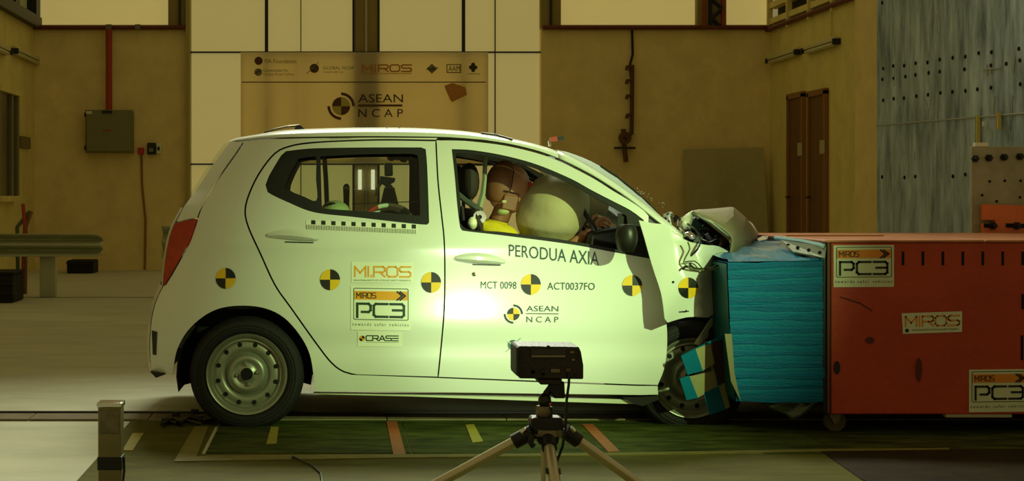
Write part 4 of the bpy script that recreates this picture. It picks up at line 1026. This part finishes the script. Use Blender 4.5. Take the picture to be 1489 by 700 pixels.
# ---------------------------------------------------------------- the driver dummy
dsk = mat('dummy_skin', (176, 118, 84), .45, var=.08, scale=12); dcap = mat('dummy_cap', (128, 82, 48), .5, var=.1, scale=12)
shirt = mat('yellow_shirt', (228, 200, 24), .7, bump=.4, bscale=25)
dmy = thing('crash_test_dummy', 'driver crash dummy in a yellow shirt leaning into the airbag, hand on the wheel', 'dummy', P(700, 430, 8.42))
def skin(name, verts, edges, radii, m, parent, root=0, sub=2):
    L = rootloc(parent); me = bpy.data.meshes.new(name); me.from_pydata([Vector(v)-L for v in verts], edges, []); me.materials.append(m)
    o = bpy.data.objects.new(name, me); COL.objects.link(o); o.parent = parent
    md = o.modifiers.new('skin', 'SKIN'); md.use_smooth_shade = True
    if not me.skin_vertices: 
        bm = bmesh.new(); bm.from_mesh(me); bm.verts.layers.skin.verify(); bm.to_mesh(me); bm.free()
    for i, r in enumerate(radii):
        r = r if isinstance(r, tuple) else (r, r); me.skin_vertices[0].data[i].radius = r
        me.skin_vertices[0].data[i].use_root = i == root
    s = o.modifiers.new('sub', 'SUBSURF'); s.levels = sub; s.render_levels = sub
    return o
Yd = 8.43
V = [P(690, 440, Yd), P(698, 405, Yd), P(705, 370, Yd), P(712, 345, Yd), P(722, 325, Yd),                     # pelvis .. neck
     P(718, 352, Yd-.16), P(752, 385, Yd-.17), P(790, 392, Yd-.15), P(818, 372, Yd-.12), P(843, 350, Yd-.1), P(856, 338, Yd-.09),   # near arm
     P(718, 352, Yd+.16), P(770, 385, Yd+.2), P(815, 360, Yd+.14), P(845, 340, Yd+.1),                                           # far arm
     P(760, 440, Yd-.1), P(815, 430, Yd-.12), P(845, 500, Yd-.12), P(870, 505, Yd-.12), P(760, 440, Yd+.1), P(815, 430, Yd+.12), P(845, 500, Yd+.12), P(870, 505, Yd+.12)]
Ed = [(0, 1), (1, 2), (2, 3), (3, 4), (3, 5), (5, 6), (6, 7), (7, 8), (8, 9), (9, 10), (3, 11), (11, 12), (12, 13), (13, 14), (0, 15), (15, 16), (16, 17), (17, 18), (0, 19), (19, 20), (20, 21), (21, 22)]
Rd = [.12, .12, .13, .10, .055, .065, .05, .046, .042, .036, .028, .065, .05, .04, .03, .085, .065, .045, .03, .085, .065, .045, .03]
skin('dummy_body', V, Ed, Rd, dsk, dmy)
# shirt over chest and shoulders
g = G()
rows = []
for i, (px, py, rx, ry) in enumerate(((695, 420, .13, .16), (700, 385, .135, .17), (706, 358, .135, .185), (712, 342, .12, .185), (717, 334, .10, .15), (721, 327, .075, .09), (724, 322, .055, .06))):
    c = P(px, py, Yd); rows.append([c+Vector((rx*math.cos(a)*(1+.04*math.sin(5*a)), ry*math.sin(a), -.12*rx*math.cos(a)*2)) for a in [2*math.pi*k/24 for k in range(24)]])
g.loft(rows, closed=True); g.build('shirt', shirt, dmy, ang=80)
G().ball(P(722, 338, Yd-.13), (.125, .085, .055), 20, M=Matrix.Rotation(.25, 4, 'Y'), fn=lambda u: u*(1+.05*math.sin(9*u.x+4*u.z))).build('sleeve', shirt, dmy, ang=80)
# head: cap and face as one surface, seams as parts
def headfn(u):
    v = u.copy(); k = 1.0
    if u.x > 0:
        v.x *= 1-.16*max(0, -u.z)**1.5
        nose = math.exp(-((u.z+.12)/.17)**2-(u.y/.16)**2); v.x += .15*nose
        v.x -= .06*math.exp(-((u.z-.12)/.12)**2)*math.exp(-((abs(u.y)-.35)/.2)**2)      # eye sockets
        v.x += .05*math.exp(-((u.z+.48)/.07)**2-(u.y/.3)**2)-.04*math.exp(-((u.z+.40)/.05)**2-(u.y/.3)**2)
        v.x += .05*math.exp(-((u.z+.75)/.14)**2)
    if u.z < -.2: v.x += .12*(-.2-u.z); v.y *= 1-.2*(-.2-u.z)
    v.y -= .06*math.copysign(1, u.y)*0
    return v
Mh = Matrix.Rotation(math.radians(12), 4, 'Y')
hc = P(739, 274, Yd)
hd = G().ball(hc, (.115, .082, .135), 48, fn=headfn, M=Mh).build('dummy_head', dsk, dmy, ang=180)
hq = lambda x, y, z: hc+Mh @ Vector((x, y, z))
G().ball(hq(-.035, 0, .012), (.092, .088, .130), 32, M=Mh, fn=lambda u: Vector((min(u.x, .45), u.y, max(u.z, -.75)))).build('skull_cap', dcap, dmy, ang=50)
cm = mat('seam_dark', (40, 22, 14), .6)
G().tube([hq(.0, -.083, .10), hq(.004, -.09, .04), hq(.004, -.09, -.015)], .003, 5).build('cap_seam', cm, hd)
G().tube([hq(-.03, -.09, -.02), hq(.03, -.09, -.02), hq(.052, -.083, -.022), hq(.055, -.08, -.06), hq(.05, -.075, -.10)], .004, 5).build('cheek_seam', cm, hd)
G().box(-.028, .05, -.012, .012, -.05, .032, M=Matrix.Translation(hq(.005, -.077, -.065)) @ Mh).build('cheek_plate', dcap, hd, bevel=.008)
G().tube([hq(.0, -.02, -.09), hq(-.01, 0, -.16), hq(-.03, 0, -.22)], .05, 14).build('neck', dcap, dmy)
G().ball(hq(-.005, -.055, -.125), (.035, .03, .02), 14).build('neck_pad', mat('pale_green_foam', (170, 172, 110), .7), dmy)
G().ball(hq(-.016, -.088, -.075), (.014, .006, .009), 10).build('ear_mark', mat('pale_mark', (190, 180, 130), .6), hd)
G().ball(hq(.105, -.04, .045), (.008, .012, .02), 8, M=Mh).build('red_paint_mark', mat('paint_red', (190, 40, 30), .5), hd)
G().ball(hq(.085, -.038, .005), (.010, .012, .009), 12).build('eye', cm, hd)
# hand: palm and five fingers in one skinned mesh
hp = P(858, 336, Yd-.09); A = lambda px, py, dy: P(px, py, Yd-.09+dy)
vv = [A(850, 343, 0), A(860, 334, 0), A(867, 327, 0)]; ee = [(0, 1), (1, 2)]; rr_ = [(.026, .02), (.03, .02), (.026, .018)]
for dy, tips in ((-.035, [(872, 318), (880, 317), (884, 323)]), (-.012, [(875, 320), (885, 320), (888, 327)]), (.012, [(875, 324), (884, 327), (886, 333)]), (.034, [(873, 328), (881, 333), (882, 338)])):
    b = len(vv); vv += [A(868, 325+dy*60, dy*.8)]+[A(x, y, dy) for x, y in tips]; ee += [(2, b), (b, b+1), (b+1, b+2), (b+2, b+3)]; rr_ += [.011, .0105, .0095, .008]
b = len(vv); vv += [A(857, 326, -.03), A(862, 316, -.035), A(870, 313, -.03)]; ee += [(1, b), (b, b+1), (b+1, b+2)]; rr_ += [.013, .011, .009]
skin('hand', vv, ee, rr_, dsk, dmy, 0, 2)
G().tube([P(858, 320, Yd-.11), P(866, 314, Yd-.11), P(874, 316, Yd-.11)], .008, 8).build('wrist_tape', mat('pale_tape', (190, 195, 160), .5), dmy)
# ---------------------------------------------------------------- blue crush block and red barrier
YN = 7.8
bb = thing('crush_block', 'bright blue foil wrapped crush block pressed against the car front', 'crush block', P(1130, 585, YN))
blue = [mat('blue_foil_%s' % a, c, .55, coat=.08, var=.12, scale=4, bump=.5, bscale=40, stretch=(1, 1, 5), spec=.15) for a, c in (('a', (0, 100, 142)), ('b', (0, 92, 132)), ('c', (0, 108, 142)))]
random.seed(3)
ys = [383]; 
while ys[-1] < 578: ys.append(ys[-1]+random.choice((3, 4, 4, 5, 6, 8)))
ys[-1] = 585
def wav(x, k): return 1.1*math.sin(x*.035+k*1.3)+.6*math.sin(x*.11+k*2.1)-(x-1062)*.045*max(0, 1-k*.08)
lx = lambda y: interp([(383, 1058), (480, 1062), (575, 1070), (585, 1076)], y)
nx_ = 10
for k in range(len(ys)-1):
    dj = random.uniform(0, .004); xa, xb_ = lx(ys[k])+random.uniform(-.3, .3), 1199.5
    top, bot = [], []
    for i in range(nx_+1):
        x = xa+(xb_-xa)*i/nx_; top.append((x, ys[k]+wav(x, k))); bot.append((x, ys[k+1]+wav(x, k+1)))
    rows = []
    for yy, w_ in ((0, .0015), (.5, -.0008), (1, .0015)):
        rows.append([P(a[0], a[1]+(b[1]-a[1])*yy, YN+dj+w_+.0012*math.sin(i*1.9+k)) for i, (a, b) in enumerate(zip(top, bot))])
    rows.insert(0, [Vector((v.x*1.0, 9.3, v.z)) for v in rows[0]]); rows.append([Vector((v.x, 9.3, v.z)) for v in rows[-1]])
    G().loft(rows).build('foil_fold', blue[k % 3], bb, ang=50)
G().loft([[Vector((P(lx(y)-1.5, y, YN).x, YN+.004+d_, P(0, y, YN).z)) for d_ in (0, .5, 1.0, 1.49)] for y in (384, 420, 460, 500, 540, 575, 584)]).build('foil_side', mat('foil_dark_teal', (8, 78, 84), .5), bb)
rows = []
zc = [(7.795, .848, .855, 0), (7.82, .852, .862, 1), (7.87, .86, .872, 1), (8.0, .87, .905, 1), (8.3, .875, .935, 1), (8.8, .88, .93, 1), (9.3, .88, .92, 0)]
for j, (Y, zl, zr, w_) in enumerate(zc):
    rows.append([Vector((1.93+.465*i/14, Y, zl+(zr-zl)*(i/14)**1.3+w_*.008*math.sin(i*1.1+j*1.7))) for i in range(15)])
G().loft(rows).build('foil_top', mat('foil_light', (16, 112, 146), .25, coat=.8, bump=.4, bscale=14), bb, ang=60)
G().add([P(1104, 351, 8.6), P(1101, 348, 8.7), P(1110, 344, 8.8), P(1118, 344, 8.8), P(1115, 349, 8.65)], [(0, 1, 2, 3, 4)]).build('foil_highlight', mat('foil_highlight_pale', (225, 230, 225), .2, .6), bb, smooth=False, solid=.006)  # pale patch painting a bright reflection on the foil
fq = [P(1136, 350, 8.2), P(1201, 360, 7.79), P(1199, 376, 7.775), P(1154, 367, 7.9)]
G().add(fq, [(0, 1, 2, 3)]).build('flange', mat('flange_grey', (150, 156, 138), .5, .3), bb, smooth=False, solid=.008)
for x, y, Y in ((1146, 357, 8.08), (1160, 360.5, 7.98), (1176, 364, 7.89), (1192, 367.5, 7.8)): G().ball(P(x, y, Y-.02), (.010, .010, .010), 8).build('flange_bolt', hole, bb)
G().tube([P(1128, 346, 8.3), P(1165, 351, 8.05), P(1199, 358, 7.8)], .012, 6).build('flange_edge', mat('foil_edge_light', (150, 190, 190), .3), bb)
rows = [[P(1108+i*11, 583+j*0+(j/5)*(25*math.sin(math.pi*min(1, (i+.5)/8.4))**1.0)*(1.1 if i > 3 else .8), YN+.06+.012*math.sin(i*1.3+j)) for i in range(9)] for j in range(6)]
G().loft(rows).build('hanging_film', mat('film_dark', (62, 74, 46), .3, coat=.5, bump=.5, bscale=20), bb, ang=80, solid=.003)
rb = thing('red_barrier', 'big red barrier trolley with sponsor stickers supporting the blue block', 'barrier', P(1350, 604, YN))
red = mat('barrier_red', (196, 70, 34), .55, var=.0, rgb2=(170, 52, 26), scale=2.2, bump=.25, bscale=25)
top_ = mat('barrier_red_toplit', (196, 128, 84), .5, var=.0, rgb2=(160, 92, 52), scale=5, bump=.2, bscale=20)  # red paint made paler to carry the light falling on the top
x0 = P(1208, 0, YN).x; z0, z1 = P(0, 603, YN).z, P(0, 353, YN).z
G().box(x0, 4.6, YN, 9.27, z0, z1).build('barrier_body', red, rb, bevel=.006)
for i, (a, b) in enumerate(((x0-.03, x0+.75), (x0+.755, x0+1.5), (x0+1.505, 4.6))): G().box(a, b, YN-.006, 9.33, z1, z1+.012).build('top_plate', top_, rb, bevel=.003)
G().box(x0-.02, x0+.5, 8.5, 8.56, z1+.012, z1+.022).build('top_strip', mat('strip_pale', (215, 165, 120), .5), rb, smooth=False)
for a, b in ((0, .012), (.016, .027), (.030, .034)): G().box(x0-.036+a, x0-.036+b, YN-.012 if a == .016 else YN, 9.27, z0+.01, z1).build('edge_plate', mat('edge_brown', (92, 58, 30), .6) if a == .016 else dark, rb, smooth=False)
bx = lambda px: P(px, 0, YN).x; bz = lambda py: P(0, py, YN).z
for px, a, b in [(1313, 366, 386), (1342, 366, 386), (1371, 366, 386), (1400, 366, 386), (1429, 366, 386), (1458, 366, 386), (1487, 366, 386), (1487, 428, 450), (1486, 488, 524)]:
    G().box(bx(px-1.8), bx(px+1.8), YN-.002, YN+.02, bz(b), bz(a)).build('slot', hole, rb, smooth=False)
bs = lambda x, y, off=0: P(x, y, YN+off)
pc3(1212, 357, 1300, 418, -.5).build('label', bs, rb)
pc3(1409, 538, 1497, 600, -1.0).build('label', bs, rb)
d = D(); d.rect(((1311, 456), (1399, 453), (1399, 483), (1313, 486)), labw, 0); d.glyphs('MIROS', ((1317, 461), (1395, 459), (1395, 473), (1317, 475)), org2, 2.3, {'I': .15}, 1, .2); d.text('MALAYSIAN INSTITUTE OF ROAD SAFETY RESEARCH', ((1326, 479), (1394, 477.5), (1394, 480), (1326, 481.5)), grn); d.sector((1319, 481), 3, 0, 360, dark, 2, n=6)
d.build('label', bs, rb)
scm = mat('scuff', (92, 36, 22), .7)
D().line([(1222, 432), (1250, 441), (1268, 452)], 1.3, dark).build('scuff_mark', bs, rb)
for x, y, rx, ry, m in ((1217, 535, 5, 10, dark), (1336, 538, 5, 18, scm), (1265, 495, 7, 5, scm)): D().sector((x, y), rx, 0, 360, m, n=9, ry=ry).build('scuff_mark', bs, rb)
G().box(P(1375, 0, YN).x, P(1470, 0, YN).x, YN-.01, YN+.04, bz(607), bz(603)).build('lower_rail', mat('rail_pale', (170, 165, 135), .4), rb, smooth=False)
for x, Y in ((2.47, 7.9), (2.47, 9.1), (4.2, 7.9), (4.2, 9.1)):
    t = G(); t.lathe([(0, -.02), (.05, -.02), (.056, -.012), (.056, .012), (.05, .02), (0, .02)], (x+.01, Y, .056), n=18); w_ = t.build('caster_wheel', mat('caster_tan', (80, 66, 38), .6), rb)
    G().prism([(x-.045, .125), (x+.045, .125), (x+.02, .05), (x, .04)], Y-.035, Y-.028, px=False).build('caster_fork', steel, w_, smooth=False)
# loose things under the car
t = thing('tow_cable', 'dark bundle of tow cable and clamps on the floor rail left of the rear wheel', 'cable', fl(265, 615))
def flc(pts, z=.02): return [fl(x, y, z) for x, y in pts]
G().tube(flc([(236, 618), (250, 611), (262, 617), (275, 609), (300, 613), (315, 611)]), .012, 6).build('cable', dark, t)
G().tube(flc([(240, 612), (256, 616), (270, 612), (292, 617)]), .010, 6).build('cable', dark, t)
for px, py in ((241, 618), (256, 609), (283, 605), (290, 615)): c = fl(px, py, .0); G().box(c.x-.02, c.x+.02, c.y-.02, c.y+.02, 0, .035).build('clamp', dark, t, bevel=.004)
tag(G().tube(flc([(425, 664), (438, 670), (455, 678), (466, 688), (468, 700), (462, 712)], .012), .004, 5).build('floor_cable', dark), 'thin black cable curling over the floor left of the tripod', 'cable')
tag(G().ball(fl(427, 667, .012), (.008, .008, .01), 8).build('cable_plug', dark), 'tiny dark plug on the yellow floor line', 'plug')
# ---------------------------------------------------------------- camera tripod beyond the car
t = thing('camera_tripod', 'black video camera on a tripod beyond the car, seen through the rear side window', 'camera', P(566, 500, 11.2))
YT = 11.2; q = lambda x, y, d=0: P(x, y, YT+d)
G().prism([(560, 237), (571, 237), (571.5, 256), (560.5, 256)], YT-.1, YT+.12).build('camera_body', dark, t, bevel=.008)
G().prism([(553, 256), (575, 259), (574, 265), (568, 268), (572, 272), (561, 272), (557, 268), (551, 270), (553, 262)], YT-.05, YT+.05).build('pan_head', black, t, bevel=.006)
G().tube([q(556, 262), q(549, 275), q(546, 285)], .012, 6).build('pan_handle', steel, t)
G().tube([q(566, 270), q(566, 330)], .025, 8).build('center_column', black, t)
for dx, dy in ((-.30, -.15), (.30, -.15), (.03, .34)):
    a = q(566+dx*8, 274); G().tube([a, Vector((a.x+dx*.5, YT+dy*.5, .62)), Vector((a.x+dx, YT+dy, 0.0))], [.028, .022, .014], 6).build('leg', black, t)
    b = a.lerp(Vector((a.x+dx, YT+dy, 0)), .2); G().tube([b+Vector((.02, -.03, .03)), b+Vector((.03, -.03, -.12))], .008, 5).build('leg_tube', mat('leg_orange', (176, 112, 74), .4), t)
# ---------------------------------------------------------------- lamp box on tripod in front
YL = 5.0; q = lambda x, y, d=0: P(x, y, YL+d)
t = thing('lamp_tripod', 'black box lamp on a low aluminium tripod in front of the car door', 'lamp', Vector((q(797, 0).x, YL, 0)))
bxm = mat('lamp_box_black', (34, 26, 18), .5, bump=.35, bscale=90)
g = G(); f0 = [(751, 507), (756, 503.5), (842, 505), (845, 512), (848.5, 532), (848.5, 552), (756, 551), (751, 545)]
g.prism(f0, YL-.05, YL+.12); hs = g.build('lamp_housing', bxm, t, bevel=.004)
G().prism([(749, 506), (753, 505), (755, 549), (749, 545)], YL+.0, YL+.12).build('lit_side', mat('lit_side_grey', (120, 112, 86), .5), t, bevel=.003)  # left face of the box, its light put in as grey colour
G().prism([(772, 507.5), (822, 507.5), (823, 518.5), (773, 518.5)], YL-.056, YL-.05).build('display', mat('display_dark', (46, 36, 28), .25), hs, smooth=False)
G().prism([(773, 517.5), (822, 517.5), (822, 519.8), (773, 519.8)], YL-.062, YL-.05).build('display_ledge', mat('ledge_grey', (140, 132, 108), .4), hs, smooth=False)
for x0_, x1_, y0_, y1_, m in ((829, 835, 511, 514, steel), (831, 836, 522, 525, steel), (801, 814, 537, 542, steel), (823, 830, 536, 541, mat('socket_brown', (86, 66, 44), .5)), (757, 760, 512, 545, dark), (773, 778, 536, 548, dark), (786, 792, 538, 546, dark)):
    G().prism([(x0_, y0_), (x1_, y0_), (x1_, y1_), (x0_, y1_)], YL-.056, YL-.05).build('button', m, hs, smooth=False)
for x, y in ((762, 537), (775, 541), (790, 545), (838, 545), (842, 517), (797, 505)): G().lathe([(0, -.006), (.006, -.006), (.006, 0)], q(x, y, -.05), n=10).build('screw', black, hs)
G().prism([(782, 552), (818, 552), (814, 560), (786, 560)], YL-.04, YL+.08).build('mount_plate', bxm, t, bevel=.003)
G().prism([(803, 555), (821, 556), (822, 580), (806, 580), (801, 570)], YL-.02, YL+.03).build('swivel_block', black, t, bevel=.004)
G().tube([q(806, 556), q(800, 566), q(794, 574)], .012, 8).build('swivel_arm', black, t)
G().ball(q(792, 583), (.021, .022, .026), 16).build('ball_head', mat('glossy_black', (40, 38, 30), .15, .4), t)
G().ball(q(800, 588, -.03), (.004, .004, .004), 8).build('indicator', mat('indicator_orange', (220, 90, 40), .4), t)
G().lathe([(0, .02), (.022, .02), (.026, .0), (.02, -.018), (0, -.018)], q(790, 600), 'z', 16).build('head_collar', steel, t)
G().tube([q(795, 592), q(796, 640)], .018, 12).build('center_column', black, t)
G().prism([(773, 608), (818, 608), (822, 622), (815, 632), (812, 648), (784, 648), (778, 630), (771, 622)], YL-.035, YL+.04).build('shoulder', black, t, bevel=.008)
G().lathe([(0, .012), (.05, .012), (.052, -.008), (0, -.012)], q(797, 629), 'z', 20).build('shoulder_plate', steel, t)
G().ball(q(774, 610, -.04), (.004, .004, .004), 8).build('red_dot', redl, t)
G().tube([q(773, 632, -.05), q(772, 645, -.055), q(776, 650, -.055)], .009, 8).build('lock_lever', black, t)
G().tube([q(790, 645), q(790, 760)], .0075, 10).build('column_tube', legm, t)
for i, (x, y, fx, fy, fp) in enumerate(((764, 634, -.12, 5.12, 0), (828, 632, 1.32, 5.12, 0), (797, 640, .655, 4.25, 0))):
    a = q(x, y, -.04 if i == 2 else 0); e_ = Vector((fx, fy, .0)); d_ = (e_-a)
    lg = G().tube([a, a+d_*.62], .0165 if i < 2 else .018, 14).build('leg', legm, t)
    G().tube([a+d_*.60, e_], .012, 12).build('lower_tube', legm, lg)
    G().tube([a+d_*.585, a+d_*.64], .020, 12).build('leg_lock', black, lg)
    G().tube([a-d_*.03, a+d_*.05], .024, 12).build('leg_joint', black, lg)
    G().ball(e_+Vector((0, 0, .008)), (.014, .014, .01), 8).build('rubber_foot', black, lg)
    if i < 2: G().tube([a+d_*.02+Vector((0, -.02, .02)), a+Vector((0, -.02, .024))], .009, 8).build('joint_cap', chrome, lg)
    else:
        for k in range(3): c = a+d_*(.17+k*.012); G().lathe([(.02, -.003), (.026, 0), (.02, .003)], c, 'z', 14).build('cable_wrap', black, lg)
tag(G().tube([q(828, 541, -.06), q(827, 560, -.06), q(824, 582, -.05), q(823, 605, -.05), q(822, 625, -.06), q(818, 650, -.05), q(811, 668, -.06), q(806, 690, -.12)], .0045, 6).build('lamp_cable', black), 'black cable hanging from the box lamp down to its tripod leg', 'cable')
# the lamp's own light, thrown on the door
led = mat('led_face', (240, 245, 230), .4, emit=(240, 255, 225), estr=3.0)
G().prism([(758, 509), (842, 509), (842, 548), (758, 548)], YL+.121, YL+.124).build('led_face', led, t, smooth=False)
spot('lamp_box_light', (q(800, 0).x+.075, YL+.14, .60), (.90, 8.0, .56), 30, 1.0, .09, (.80, 1.0, .60), 150)
